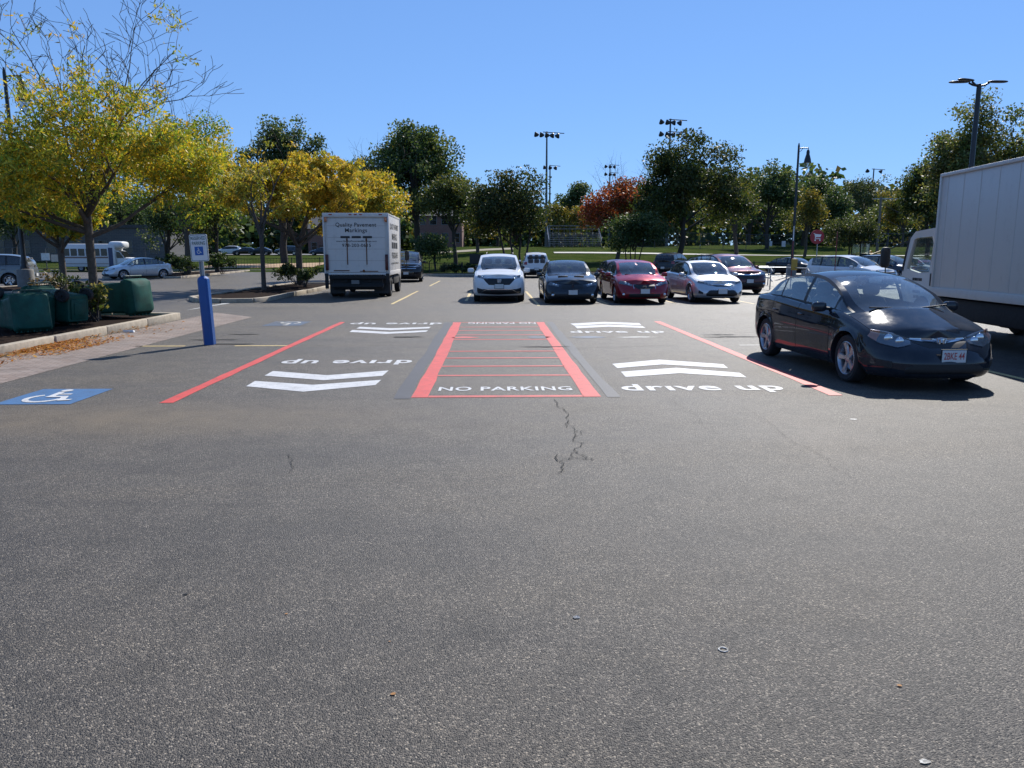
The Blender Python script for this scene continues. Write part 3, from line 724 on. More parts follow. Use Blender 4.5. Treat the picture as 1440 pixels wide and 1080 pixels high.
def wob(x0, x1, y0, y1, n=16, a=.012):    # hand-laid stripe with slightly wandering edges
    L_ = [(x0 + rnd.uniform(-a, a), y0 + (y1 - y0) * i / n) for i in range(n + 1)]
    R_ = [(x1 + rnd.uniform(-a, a), y0 + (y1 - y0) * i / n) for i in range(n + 1)]
    return L_ + R_[::-1]
flat('red_line', [wob(-3.80, -3.66, 8.72, 19.29)], red)
flat('red_line', [wob(4.06, 4.22, 9.0, 19.3)], red)
flat('red_border', [wob(-.965, -.765, 8.98, 19.15), wob(1.085, 1.285, 8.98, 19.15)], red)
flat('red_crossbar', [rect(-.765, 1.085, 8.98, 9.10), rect(-.765, 1.085, 19.05, 19.15)], red_thin)
for yy in (528, 515, 503.5, 494, 477.5, 471, 465, 460):
    Y = G(720, yy).y; flat('red_crossbar', [rect(-.765, 1.085, Y - .05, Y + .05)], red_thin)
flat('blackout_stripe', [wob(-1.17, -.985, 8.9, 19.1, 16, .02)], blackout)
flat('blackout_stripe', [wob(1.345, 1.50, 8.95, 19.2, 16, .02)], blackout)
def chev(xl, xm, xr, yend, rise, th):
    return [(xl, yend), (xm, yend + rise), (xr, yend), (xr, yend + th), (xm, yend + rise + th), (xl, yend + th)]
def gl(pts): return [tuple(G(x, y).xy) for x, y in pts]
# near right bay, far right bay
flat('chevron', [gl([(868, 518), (931, 512.7), (1024, 518), (1017, 512.5), (927, 506), (861, 512)])], white)
flat('chevron', [gl([(880, 530.5), (956, 525), (1050, 531), (1040, 524.5), (951, 517.5), (873, 523)])], white)
flat('chevron', [gl([(808, 458.4), (852, 455.6), (902, 457.6), (899, 454.6), (850, 452.8), (802, 455.2)])], white)
flat('chevron', [gl([(812, 462), (856, 459.6), (908, 461.4), (903, 458.6), (854, 456.6), (808, 458.9)])], white)
flat('chevron', [gl([(372, 528.5), (455, 535), (538, 528.8), (546.5, 521.3), (460, 528), (384, 522)])], white)
flat('chevron', [gl([(346, 543.5), (426, 551.2), (528, 541.8), (536, 534.5), (440, 541.5), (359, 536)])], white)
flat('chevron', [gl([(501, 462.2), (549, 464.6), (603, 462), (606, 459.8), (552, 461.8), (506, 459.8)])], white)
flat('chevron', [gl([(491.5, 467), (543, 469.8), (599, 467), (602, 464.6), (547, 467), (495.5, 464.2)])], white)
def word(txt, x0, x1, ytop, ybot, flip=False, bold=.024, mat=white, label=None):
    a, b = G(x0, ybot), G(x1, ybot); t = G((x0 + x1) / 2, ytop); w = (b - a).length; h = t.y - a.y
    e = (-1, 0, 0) if flip else (1, 0, 0); f = (0, -1, 0) if flip else (0, 1, 0)
    o = text_on('lettering', txt, mat, ((a.x + b.x) / 2, a.y + h / 2, 0), e, f, w, h, lot, bold, .005, 1.09)
    if label: o['label'] = label
word('drıve up', 880, 1115, 540.3, 552.8, label='drive up painted in the bay beside the black sedan')
word('drıve up', 804, 939, 465, 469.3, label='drive up painted at the far end of the right bay')
word('drıve up', 388, 576, 505, 513.6, True, label='upside-down drive up in the near left bay')
word('drıve up', 489, 620, 453.4, 457, True, label='upside-down drive up at the far end of the left bay')
word('NO PARKING', 616, 806, 544.2, 550.2, bold=.02, label='NO PARKING at the near end of the red box')
word('NO PARKING', 658, 754, 453.5, 455.9, True, .02, label='upside-down NO PARKING at the far end of the red box')
for a, b in (((190, 487), (259, 487.2)), ((330, 486.5), (404, 486.3))):
    p, q = G(*a), G(*b); flat('yellow_line', [rect(p.x, q.x, p.y - .05, p.y + .05)], yellow)
p, q = G(1010, 483.5), G(1072, 484.5); flat('yellow_line', [rect(4.6, 6.9, 14.1, 14.19)], wornw)
for x, y0, y1 in ((-3.4, 26.2, 35.6), (-3.3, 41, 49), (-.95, 28, 35), (1.53, 25.3, 35), (3.9, 26, 31), (6.3, 26.5, 31.5), (8.9, 26, 31.5), (11.5, 26, 31.5), (7.2, 8.7, 14.2), (7.2, 14.2, 20)):
    flat('yellow_line', [wob(x - .055, x + .055, y0, y1, 6)], yellow)
flat('white_line', [gl([(262, 436.5), (268, 435), (325, 424.5), (322, 427)])], wornw)
def isa(X0, X1, Y0, Y1, mat_b, mat_w, flip=False, head=True):
    cx, cy, s = (X0 + X1) / 2, (Y0 + Y1) / 2, (Y1 - Y0); k = (-1 if flip else 1)
    tr = lambda pts: [(cx + k * x * (X1 - X0), cy + k * y * s) for x, y in pts]
    flat('blue_square', [rect(X0, X1, Y0, Y1)], mat_b)
    flat('wheelchair_symbol', [tr(q) for q in ISA], mat_w, .008)
def arc(cx, cy, r, w, a0, a1, n=18):
    A = [R(a0 + (a1 - a0) * i / n) for i in range(n + 1)]
    return [(cx + (r + w) * math.cos(a), cy + (r + w) * math.sin(a)) for a in A] + [(cx + r * math.cos(a), cy + r * math.sin(a)) for a in A[::-1]]
ISA = [arc(-.05, -.14, .19, .075, 125, 350), arc(-.07, .36, 0.0, .075, 0, 360, 14)[:15],
       [(-.12, .26), (-.03, .26), (.0, -.02), (-.09, -.02)], [(-.06, .14), (.15, .14), (.15, .08), (-.06, .08)],
       [(-.09, -.02), (.15, -.02), (.15, -.09), (-.09, -.09)], [(.10, -.02), (.19, -.02), (.30, -.30), (.21, -.30)], [(.21, -.25), (.36, -.22), (.36, -.29), (.21, -.32)]]
isa(-5.65, -4.78, 8.67, 9.68, bluep, white)
isa(-5.45, -4.55, 18.3, 19.5, fadedblue, wornw, True)
# ghosts of the old symbols, ragged pot holes and cracks
def ragged(cx, cy, rx, ry, n=18, a=.35):
    return [(cx + rx * math.cos(2 * math.pi * i / n) * rnd.uniform(1 - a, 1 + a * .4), cy + ry * math.sin(2 * math.pi * i / n) * rnd.uniform(1 - a, 1 + a * .4)) for i in range(n)]
for px, py, w, h, mt in ((826, 474.5, .42, .22, fadedblue), (757, 474.5, .28, .18, fadedblue), (652, 474.6, .28, .18, red_thin), (893, 474.3, .45, .10, wornw)):
    g = G(px, py); flat('worn_patch', [ragged(g.x, g.y, w, h)], mt)
for px, py, w, h in ((573, 474, .30, .14), (766, 488, .42, .07), (300, 478, .5, .1), (330, 484, .5, .12), (345, 470.5, .35, .1), (1030, 474, .6, .09), (1012, 471, .4, .06)):
    g = G(px, py); flat('pothole', [ragged(g.x, g.y, w, h, 22, .6)], pm('broken_asphalt', (.034, .032, .031), .95, var=.5, scale=20), .008)
def crack(pts, w=.012, sub=5, jit=.05, name='crack'):
    P_ = [Vector((x, y, 0)) for x, y in gl(pts)]; line = []
    for a, b in zip(P_[:-1], P_[1:]):
        seg = [a, b]; amp = jit * 1.3
        for _ in range(4):
            new = [seg[0]]
            for u, v in zip(seg[:-1], seg[1:]):
                d = (v - u); nrm = Vector((-d.y, d.x, 0)).normalized(); new += [u.lerp(v, rnd.uniform(.4, .6)) + nrm * rnd.uniform(-amp, amp) * min(1, d.length / .12), v]
            seg = new; amp *= .55
        line += [(q.x, q.y) for q in seg[:-1]]
    line.append((P_[-1].x, P_[-1].y)); polys = []
    W_ = [w * rnd.uniform(.12, .75) for _ in line]; W_[0] = W_[-1] = w * .2
    for i in range(len(line) - 1):
        (x0, y0), (x1, y1) = line[i], line[i + 1]; d = math.hypot(x1 - x0, y1 - y0) + 1e-6; nx, ny = -(y1 - y0) / d, (x1 - x0) / d
        polys.append([(x0 - nx * W_[i], y0 - ny * W_[i]), (x1 - nx * W_[i + 1], y1 - ny * W_[i + 1]), (x1 + nx * W_[i + 1], y1 + ny * W_[i + 1]), (x0 + nx * W_[i], y0 + ny * W_[i])])
    flat(name, polys, crackm, .009)
crack([(780, 562), (794, 578), (800, 592), (812, 607), (806, 617), (818, 625), (812, 637), (824, 646), (836, 648)], .0075, 9, .045)
crack([(806, 617), (816, 612), (822, 606)], .006, 5, .03)
crack([(800, 592), (795, 596), (796, 602)], .006, 5, .03)
crack([(812, 637), (803, 640), (800, 646)], .008, 5, .03)
crack([(818, 625), (830, 622)], .005, 5, .02)
crack([(824, 646), (804, 646), (786, 649)], .008, 5, .03)
crack([(784, 640), (787, 650), (792, 660), (784, 666)], .009, 8, .03)
crack([(733, 494), (790, 492), (845, 489), (900, 487), (955, 486.5)], .014, 10, .02)
crack([(404, 486.5), (470, 487), (560, 487), (630, 487)], .008, 10, .02)
crack([(1040, 570), (1120, 625), (1165, 650), (1210, 678)], .0022, 9, .05)
crack([(620, 648), (560, 655), (520, 668), (470, 672)], .004, 9, .05)
crack([(405, 640), (410, 655), (404, 668)], .006, 6, .03)
crack([(940, 560), (985, 590), (1010, 612)], .002, 8, .05)
m = MB(); g = G(1017, 914); m.lathe([(.014, .002), (.016, .0045), (.021, .0045), (.023, .002)], 18, 0, Matrix.Translation((g.x, g.y, 0)), False); m.build('paint_ring', wornw, lot)
for px, py, r in ((811, 869, .05), (553, 977, .03), (261, 836, .035), (403, 864, .02), (548, 903, .012), (1265, 965, .03), (1200, 590, .1), (1300, 1072, .05)):
    g = G(px, py); flat('stain', [ragged(g.x, g.y, r * .42, r * .3, 12)], fadedblue if px == 811 else wornw if px in (1200, 1300) else pm('stain_dark', (.02, .02, .02), .8) if px in (261,) else pm('leaf_scrap', (.30, .14, .04), .8), .0045)

# ---- planted islands, kerbs and brick strip
granite = pm('granite', (.37, .315, .24), .8, var=.22, scale=7, bump=.35, bscale=45)
mulch = pm('mulch', (.020, .013, .010), .98, var=.6, scale=24, bump=1.0, bscale=30, spec=.05)
def brickmat():
    t = NT('brick_paving'); b = t.n('ShaderNodeTexBrick'); b.inputs['Scale'].default_value = 1; b.inputs['Brick Width'].default_value = .22; b.inputs['Row Height'].default_value = .11
    b.inputs['Mortar Size'].default_value = .006; b.inputs['Color1'].default_value = (.21, .155, .125, 1); b.inputs['Color2'].default_value = (.285, .228, .195, 1); b.inputs['Mortar'].default_value = (.07, .06, .05, 1)
    t.l(t.tc.outputs['Object'], b.inputs['Vector'])
    c = t.mix(1.0, b.outputs['Color'], t.ramp(t.noise(.9, 6, .7), [(.3, .66), (.7, 1.12)]), 'MULTIPLY'); c = t.mix(t.ramp(t.noise(2.2, 5), [(.5, 0), (.8, .35)]), c, (.2, .19, .17))
    s = t.bsdf(c, .8); t.bump(s, b.outputs['Fac'], -.3, .006); return t.end(s.outputs[0])
m = MB(); m.add([(-8.15, -12, .004), (-6.45, -12, .004), (-6.45, 20.9, .004), (-8.0, 22.5, .004)], [(0, 1, 2, 3)])
tag(m.build('brick_pavement', brickmat()), kind='structure')
def kerb_run(pts, h=.15, w=.16, seg=1.9):
    """granite kerb stones laid along a line, joints between them"""
    m = MB(); d0 = 0
    for (x0, y0), (x1, y1) in zip(pts[:-1], pts[1:]):
        L_ = math.hypot(x1 - x0, y1 - y0); k = max(1, round(L_ / seg)); a = math.atan2(y1 - y0, x1 - x0)
        for i in range(k):
            xf = Matrix.Translation((x0, y0, rnd.uniform(-.006, .006))) @ Matrix.Rotation(a + rnd.uniform(-.004, .004), 4, 'Z')
            m.box(i * L_ / k + .006, (i + 1) * L_ / k - .006, -w / 2 + rnd.uniform(-.006, .006), w / 2, -.06, h, 0, .018, xf)
    return m
def island(pts, bed_h=.13, closed=True, h=.15, bump_h=.05):
    o = tag(kerb_run(pts + ([pts[0]] if closed else []), h).build('kerb', granite, None, 40), kind='structure')
    cx, cy = sum(p[0] for p in pts) / len(pts), sum(p[1] for p in pts) / len(pts)
    mb = MB(); rings = [1.0, .94, .8, .5, .2]; vs = []; dense = []
    for (x0, y0), (x1, y1) in zip(pts, pts[1:] + pts[:1]):
        k = max(2, int(math.hypot(x1 - x0, y1 - y0) / .5))
        dense += [(x0 + (x1 - x0) * i / k, y0 + (y1 - y0) * i / k) for i in range(k)]
    n = len(dense)
    for q in rings:
        for x, y in dense: vs.append((cx + (x - cx) * q, cy + (y - cy) * q, bed_h - .03 + bump_h * (1 - q ** 3) + (rnd.uniform(-.025, .025) if q < 1 else 0)))
    vs.append((cx, cy, bed_h + bump_h))
    fs = [(r * n + i, r * n + (i + 1) % n, (r + 1) * n + (i + 1) % n, (r + 1) * n + i) for r in range(len(rings) - 1) for i in range(n)] + [((len(rings) - 1) * n + i, (len(rings) - 1) * n + (i + 1) % n, len(vs) - 1) for i in range(n)]
    mb.add(vs, fs); tag(mb.build('mulch_bed', mulch, None, 60), kind='structure')
island([(-8.23, 1.0), (-8.23, 20.3), (-11.6, 20.6), (-11.8, 1.0)], h=.17)
island([(-20.2, 26), (-19.4, 41), (-20.2, 43), (-23, 43), (-24.5, 26)], h=.15)
island([(-21.7, 54.5), (-23.6, 76), (-26.5, 76), (-27, 54.5)], h=.15)
island([(-8.35, 27.2), (-8.1, 28.2), (-8.0, 42.5), (-10.8, 42.5), (-11.0, 28.6), (-10.4, 27.4), (-9.4, 27.0)], h=.16)
# kerb at the far edge of the lot
tag(kerb_run([(-14, 77), (-11, 65), (-8, 60), (70, 77.5)], .14, .16, 3).build('kerb', granite, None, 40), kind='structure')
tag(kerb_run([(-70, 79), (-14, 77)], .14, .16, 3).build('kerb', granite, None, 40), kind='structure')
# fallen leaves drifted against the kerb
def drift(n, x0, x1, y0, y1, cols, name='fallen_leaves', s=.036):
    c = np.zeros((n, 3)); u = rng.random(n) ** 2.2; c[:, 0] = x0 + (x1 - x0) * u; cy = (y0 + y1) / 2; c[:, 1] = np.clip(rng.normal(cy, (y1 - y0) / 4, n), y0 - .3, y1 + .3); c[:, 2] = .012 + rng.random(n) * .05 * (1 - u)
    th = rng.random(n) * 6.28; l = s * rng.uniform(.5, 1.3, n); tilt = rng.normal(0, .35, n)
    a = np.stack([np.cos(th), np.sin(th), tilt * .6], -1) * l[:, None]; b = np.stack([-np.sin(th), np.cos(th), tilt], -1) * (l * .45)[:, None]
    o = leaf_object(name, c, a, b, rng.choice(len(cols), n), cols); tag(o, kind='stuff'); return o
drift(800, -8.13, -7.35, 9.5, 12.2, [(.50, .21, .05), (.38, .15, .045), (.55, .30, .08)])
drift(1900, -8.13, -7.3, 12.7, 15.6, [(.50, .21, .05), (.38, .15, .045), (.55, .30, .08)])
drift(200, -8.1, -6.9, 15, 19, [(.40, .18, .05), (.3, .14, .05)])
LOC = [(.66, .50, .04), (.50, .45, .045), (.30, .37, .045), (.16, .25, .04), (.68, .44, .04)]
def loc_(px, py, Y): q = P(px, py, Y); return (q.x + 9.62, Y - 18.95, q.z - .12)
T1SKY = [(loc_(a, b, 19), loc_(c, d, e)) for a, b, c, d, e in ((135, 215, 188, 45, 18.5), (150, 200, 248, 68, 19.5), (160, 185, 268, 135, 18.6), (110, 190, 70, 70, 19.6), (90, 175, 18, 45, 18.2), (130, 200, 120, 62, 19), (60, 190, -10, 70, 19.4), (145, 215, 215, 100, 18.2))]
honey_locust('honey locust with bare upper twigs, its trunk rising beside the toppled green bins', -9.62, 18.95, .12, 6.2, 5.0, LOC, (3.2, 3.4, 3.8, 2.4, 1.6), 5, 3.9, ((.25, .2, 3.3), (2.9, 2.4, 1.6), 560), T1SKY, .006, 8, 2.45, .10, .115, 54, depth=5)
honey_locust('golden locust branch reaching into the view past the lamp post at the edge', -13.2, 15.2, .12, 6.2, 5.2, YEL, (3, 3, 2, 1, 2), 11, 3.4, ((.2, 0, 3.3), (2.6, 2.0, .9), 90), (), .006, 7, 2.2, .13, .14, 26, depth=5)
honey_locust('small green and yellow locust between the lamp post and the shuttle bus', P(88, 380, 36).x, 36, .12, 5.2, 4.6, LOC, (2, 3, 4, 4, 1), 21, 99, ((0, 0, 3.6), (2.4, 2.2, 1.4), 140), (), .006, 6, 1.9, .15, .22, 45, depth=4)
honey_locust('slim nearly bare tree with grey trunk at the front of the island beside the truck', P(371, 400, 33.7).x, 33.7, .12, 6.7, 2.4, YEL, (1, 2, 3, 2, 1), 31, 4.2, None, (), .008, 6, 2.6, .10, .17, 24, depth=4, keep=.7)
honey_locust('bright yellow locust rising from the bush beside the lettered truck', P(422, 400, 39).x, 39, .12, 7.0, 6.0, YEL, (5, 4, 3, 1.5, 4), 44, 99, ((0, 0, 4.4), (3.0, 2.6, 2.1), 260), (), .008, 8, 2.3, .17, .22, 66, depth=4)
big_tree('honey_locust_tree', 'yellow and olive locust spreading behind the roof of the lettered truck', 505, 52, 452, 590, 232, 352, YEL, .26, 200, 60, (3, 3, 3, 3, 2), 'honey locusts in the planted islands', bare=12, base=0, sig=.5, lobes=13, trans=.5, droop=.4)
big_tree('honey_locust_tree', 'tall green-gold locust over the bushes behind the reserved parking sign', 262, 60, 175, 345, 168, 352, LOC, .30, 260, 60, (2, 3, 4, 4, 1), 'honey locusts in the planted islands', bare=8, base=.1, sig=.55, lobes=14, trans=.5, droop=.4)
big_tree('honey_locust_tree', 'dark leafy locust with short trunk behind the reserved parking sign', 303, 66, 255, 352, 255, 362, [(.04, .07, .02), (.07, .10, .025), (.14, .16, .03), (.24, .20, .03)], .28, 120, 55, (3, 3, 2, 1), 'honey locusts in the planted islands', base=.1, sig=.5, trans=.45, droop=.35)
# park trees
T = big_tree
T('broadleaf_tree', 'dark upright tree with a narrow top above the yellow locusts', 400, 92, 340, 466, 150, 352, DARK, .45, 200, 60, lobes=18)
T('broadleaf_tree', 'tallest dark green tree, its lumpy round crown standing clear against the sky', 590, 86, 494, 643, 158, 335, GREEN, .46, 330, 60, (4, 4, 2, 1), lobes=20, seed=12)
T('broadleaf_tree', 'olive green tree leaning out of the shade of the tallest tree', 640, 80, 572, 700, 248, 348, [(.05, .08, .022), (.075, .105, .03), (.11, .13, .04), (.15, .15, .04)], .36, 170, 55, lobes=17)
T('broadleaf_tree', 'pale yellow-green tree behind the many-stemmed tree', 672, 105, 632, 712, 258, 350, OLIVE, .42, 110, 50)
T('broadleaf_tree', 'rounded many-stemmed dark tree behind the white minivan', 728, 66, 655, 780, 250, 356, [(.03, .05, .016), (.045, .07, .02), (.075, .09, .028), (.16, .13, .03)], .33, 210, 55, (4, 4, 2, .7), stems=4, lobes=17)
T('broadleaf_tree', 'distant round dark tree beyond the floodlight poles', 803, 190, 778, 832, 261, 320, DARK, .8, 70, 40)
T('broadleaf_tree', 'low yellow and green tree beyond the bleachers, below the floodlight poles', 790, 150, 758, 832, 290, 336, OLIVE, .6, 80, 40)
T('red_maple_tree', 'maple turned red and orange with bare twigs standing out of its top', 868, 92, 816, 934, 243, 345, REDS, .42, 190, 52, (3, 3, 2, 1.4), bare=16, lobes=18)
T('broadleaf_tree', 'low dark many-stemmed tree in front of the red maple', 890, 76, 846, 940, 302, 360, DARK, .34, 150, 52, stems=4)
T('broadleaf_tree', 'broad green tree with a straight dark trunk standing behind the silver sedan', 955, 80, 900, 1042, 197, 342, [(.04, .062, .018), (.055, .08, .022), (.085, .105, .03), (.13, .125, .04)], .42, 310, 58, (3, 4, 3, 1.4), lobes=20, seed=3)
T('broadleaf_tree', 'yellowing green tree leaning right of the broad green tree', 1035, 100, 990, 1062, 240, 348, OLIVE[:2] + GREEN[1:3], .44, 120, 52)
T('broadleaf_tree', 'dark tree with a spreading top left of the black street lamp', 1078, 118, 1028, 1128, 234, 340, DARK, .55, 170, 50, lobes=17)
T('broadleaf_tree', 'dark tree standing right behind the black street lamp', 1128, 128, 1085, 1176, 246, 338, DARK, .6, 140, 48)
T('broadleaf_tree', 'yellow leaning tree below the street lamp beside the cart sign', 1132, 96, 1110, 1156, 266, 340, OLIVE, .34, 85, 45)
T('broadleaf_tree', 'small dark pointed tree between the street lamp and the pale feathery tree', 1172, 120, 1152, 1190, 262, 342, DARK, .5, 70, 48)
T('broadleaf_tree', 'pale feathery far tree seen behind the slender floodlight pole', 1220, 165, 1184, 1256, 244, 330, [(.06, .085, .035), (.085, .11, .05), (.12, .14, .07)], .62, 110, 34)
T('broadleaf_tree', 'bushy mid green tree above the tractor', 1193, 78, 1158, 1232, 306, 352, [(.05, .075, .025), (.075, .10, .035), (.12, .13, .05)], .32, 100, 50)
T('broadleaf_tree', 'dull yellow tree by the utility pole, left of the box truck cab', 1268, 130, 1236, 1304, 270, 338, OLIVE, .5, 100, 45)
T('broadleaf_tree', 'green tree with open layers just left of the white box truck', 1306, 75, 1270, 1338, 226, 340, [(.045, .07, .02), (.07, .10, .03), (.11, .13, .04)], .38, 150, 45, lobes=17)
T('broadleaf_tree', 'large tree behind the three headed lamp and the white box truck', 1365, 70, 1312, 1425, 158, 330, GREEN[1:] + [(.13, .12, .04)], .38, 290, 52, lobes=20, seed=5)
T('broadleaf_tree', 'green tree rising over the white box truck at the edge of the view', 1455, 68, 1408, 1520, 150, 330, GREEN, .38, 230, 52, lobes=18)
T('broadleaf_tree', 'dark evergreen between the parked cars and the brick house', 612, 74, 585, 632, 326, 372, DARK, .30, 70, 50, low=.6)
for k, (px, Y, x0, x1, yt, yb) in enumerate(((-60, 95, -130, 30, 200, 350), (60, 112, -5, 130, 225, 350), (170, 120, 110, 240, 215, 352))):
    T('broadleaf_tree', ('dark tree left of the grey school behind the lamp post', 'dark tree over the grey school behind the shuttle bus', 'dark tree behind the shuttle bus and silver sedan')[k], px, Y, x0, x1, yt, yb, DARK, .5, 150, 50)
T('broadleaf_tree', 'dark spreading tree hiding the end of the grey school behind the silver sedan', 232, 88, 196, 300, 262, 372, DARK, .36, 130, 50)
T('broadleaf_tree', 'dark low branched tree hiding the grey school left of the shuttle bus', 20, 90, -40, 84, 250, 368, DARK, .36, 130, 50)
T('broadleaf_tree', 'dull green far tree between the olive tree and the many-stemmed tree', 700, 150, 664, 742, 268, 345, GREEN, .5, 90, 40)
T('broadleaf_tree', 'dark far tree filling the gap behind the dark red crossover', 1052, 150, 1010, 1096, 250, 345, DARK, .6, 120, 40)
T('broadleaf_tree', 'dull green far tree between the pale feathery tree and the utility pole', 1246, 150, 1215, 1282, 276, 340, GREEN, .5, 80, 40)
# shrubs
sh = shrub; RHO = [(.05, .08, .025), (.10, .13, .04), (.17, .19, .06), (.035, .06, .018)]
g = G(148, 460); sh('shrub', 'bright leafy shrub among the toppled green bins at the tree foot', -9.2, 18.15, .13, 1.25, .95, [(.16, .19, .05), (.24, .24, .08), (.09, .13, .035), (.34, .30, .12)], 34, 34, .14, seed=2)
sh('shrub', 'small leafy shrub at the foot of the small locust', P(86, 390, 34.5).x, 34.5, .13, 1.2, 1.0, RHO, 18, 26, .14, seed=3)
sh('shrub', 'thin sprigs sticking up behind the bin with wheels in the air', -10.9, 19.3, .13, 1.4, 1.15, [(.10, .07, .03), (.14, .10, .04), (.06, .06, .02)], 14, 14, .11, seed=4)
sh('shrub', 'wide shrub round the foot of the yellow locust beside the truck', -9.6, 38.6, .13, 2.7, 1.25, RHO, 52, 38, .15, seed=5, d=2.6)
sh('shrub', 'low shrub by the kerb just behind the lettered truck', -8.8, 36.6, .13, 1.3, .85, RHO, 22, 34, .14, seed=6)
sh('shrub', 'dark low shrub left of the reserved parking sign', P(258, 378, 58).x, 58, .13, 3.6, 1.7, RHO[::3] + RHO[:1], 60, 38, .22, seed=7)
sh('shrub', 'dark low shrub right of the reserved parking sign', P(312, 378, 62).x, 62, .13, 3.0, 1.7, RHO[::3] + RHO[:1], 50, 38, .22, seed=8)
for k, (px, lb) in enumerate(((628, 'clipped dark hedge bush nearest the dark SUV along the far kerb'), (644, 'middle clipped dark hedge bush along the far kerb'), (661, 'clipped dark hedge bush beside the dark notice board'))):
    sh('hedge_bush', lb, P(px, 378, 62.5).x, 62.5, -.02, 1.5, 1.0, DARK, 34, 44, .16, 'hedge bushes along the far kerb', 20 + k)
for k, px in enumerate((1015, 1045, 1078, 1100)):
    sh('grass_clump', ('dry clump by the low fence behind the dark red car', 'second dry clump along the low fence from the dark red car', 'dry clump by the fence under the street lamp', 'dry clump by the fence nearest the cart sign')[k], P(px, 378, 70).x, 61.6 + .2244 * (P(px, 378, 70).x + 8), 0, 1.2, .7, [(.16, .13, .05), (.10, .10, .03)], 14, 30, .2, 'dry clumps along the low fence', 40 + k)
# the wood closing off the park
def wood():
    cen = []
    for th in np.linspace(R(-52), R(52), 190):
        D = rng.uniform(205, 245); X, Y = D * math.sin(th), D * math.cos(th); h = rng.uniform(9, 13.5) * (1 + .15 * math.sin(th * 23)) * (1.08 + .5 * float(smooth01(.14, .22, th)))
        for k in range(30): cen.append((X + rng.normal(0, 2.6), Y + rng.normal(0, 4), 1.2 + h * rng.random() ** .95))
    cen = np.array(cen); o = leaves_at('distant_wood', cen, 1.3, 13, 1.9, DARK + [(.09, .10, .03), (.16, .13, .04)], None, .7, .1, (3, 4, 3, 2, 1.5, .8), .3)
    tag(o, 'dark wood closing off the far side of the park', None, None, 'stuff')
wood()
# the black saloon in the bay on the right
civ_paint = paint('black_paint', (.010, .014, .022), .0, .3, .12)
civ_hood = paint('dusty_black_paint', (.018, .021, .028), .0, .34, .22)
c = Car(L=4.49, W=1.75, H=1.435, uf=.90, ur=3.60, af=.62, ar=.52, pf=2.7, qf=2.0,
    zc=[(0, .62), (.16, .70), (.5, .81), (.95, .93), (1.12, .985), (1.5, 1.17), (1.95, 1.345), (2.2, 1.405), (2.55, 1.435), (3.0, 1.40), (3.35, 1.32), (3.75, 1.16), (4.05, 1.065), (4.3, 1.045), (4.42, 1.0), (4.49, .95)],
    zl=[(0, .165), (.6, .17), (1.3, .19), (3.2, .19), (3.9, .22), (4.49, .27)],
    ze=[(0, .62), (.3, .665), (.8, .80), (1.3, .90), (2.4, .95), (3.5, 1.0), (4.1, 1.0), (4.49, .93)],
    front=[(0, .07), (.08, .025), (.25, .0), (.45, .0), (.58, .03), (.72, .07), (.85, .14), (.94, .20), (1, .27)],
    cowl=1.06, head=2.04, rhead=3.2, deck=3.95, wins=[(1.10, 1.42), (1.47, 2.36), (2.45, 3.22), (3.27, 3.66)], doors=[(1.36, 2.41), (2.41, 3.34)], tumble=.40)
civic = c.make('black_sedan', 'shiny black sedan parked beside the red line and the white box truck', 'car', civ_paint, (5.47, 11.4, 0), R(2.5), 'cars parked in the lot', hood_m=civ_hood)
c.lamp((.44, 1.02), [(.44, .575), (.62, .535), (.85, .575), (1.02, .66)], [(.44, .64), (.62, .675), (.85, .725), (1.02, .742)], side_amber=True)
c.patch('grille', (-.43, .43), [(-.43, .605), (-.2, .535), (.2, .535), (.43, .605)], .625, black, off=.003)
c.patch('grille_bar', (-.45, .45), [(-.45, .625), (-.1, .595), (0, .59), (.1, .595), (.45, .625)], [(-.45, .647), (0, .645), (.45, .647)], chrome, off=.014, nz=3)
c.patch('bumper_grille', (-.52, .52), [(-.52, .225), (.52, .225)], [(-.52, .29), (-.4, .35), (.4, .35), (.52, .29)], black, off=.003)
c.both('fog_lamp_cover', (.66, .86), [(.66, .29), (.86, .31)], [(.66, .37), (.86, .39)], black, off=.004)
c.emblem_h(.60, .115)
c.mirror(1.52, .90, civ_paint)
c.plate(.445, .06, '2BKE 44', pm('plate_red', (.42, .05, .05), .5))
c.wiper()
c.lamp((c.ST - .78, c.ST - .45), [(c.ST - .78, .74), (c.ST - .45, .74)], [(c.ST - .78, .86), (c.ST - .45, .9)], tail=True)
# ---------------------------------------------------------------- the other cars
GRP = 'cars parked in the lot'
SUVSPEC = dict(L=4.6, W=1.855, H=1.69, uf=.93, ur=3.60, rw=.35, ra=.405, tw=.22, af=.50, ar=.34, pf=3.4, qf=2.2, pr=4, qr=2.4,
    zc=[(0, .88), (.15, .96), (.5, 1.03), (.95, 1.10), (1.15, 1.17), (1.6, 1.42), (2.0, 1.585), (2.6, 1.69), (3.4, 1.675), (4.0, 1.61), (4.2, 1.54), (4.42, 1.27), (4.55, 1.08), (4.6, 1.0)],
    ze=[(0, .88), (.4, .92), (.9, 1.02), (1.4, 1.07), (2.6, 1.08), (3.9, 1.12), (4.3, 1.10), (4.6, 1.0)],
    zl=[(0, .24), (1, .25), (3.4, .26), (4.6, .34)],
    front=[(0, .13), (.10, .05), (.28, 0), (.5, 0), (.7, .02), (.85, .06), (.94, .11), (1, .20)], rear=[(0, .08), (.15, .0), (.4, 0), (.6, .03), (.85, .05), (1, .08)],
    cowl=1.10, head=2.02, rhead=4.16, deck=4.46, wins=[(1.34, 2.42), (2.53, 3.45), (3.55, 4.10)], doors=[(1.38, 2.47), (2.47, 3.50)], tumble=.26, belt_handle=.92, bulge=-.11, rbulge=.04)
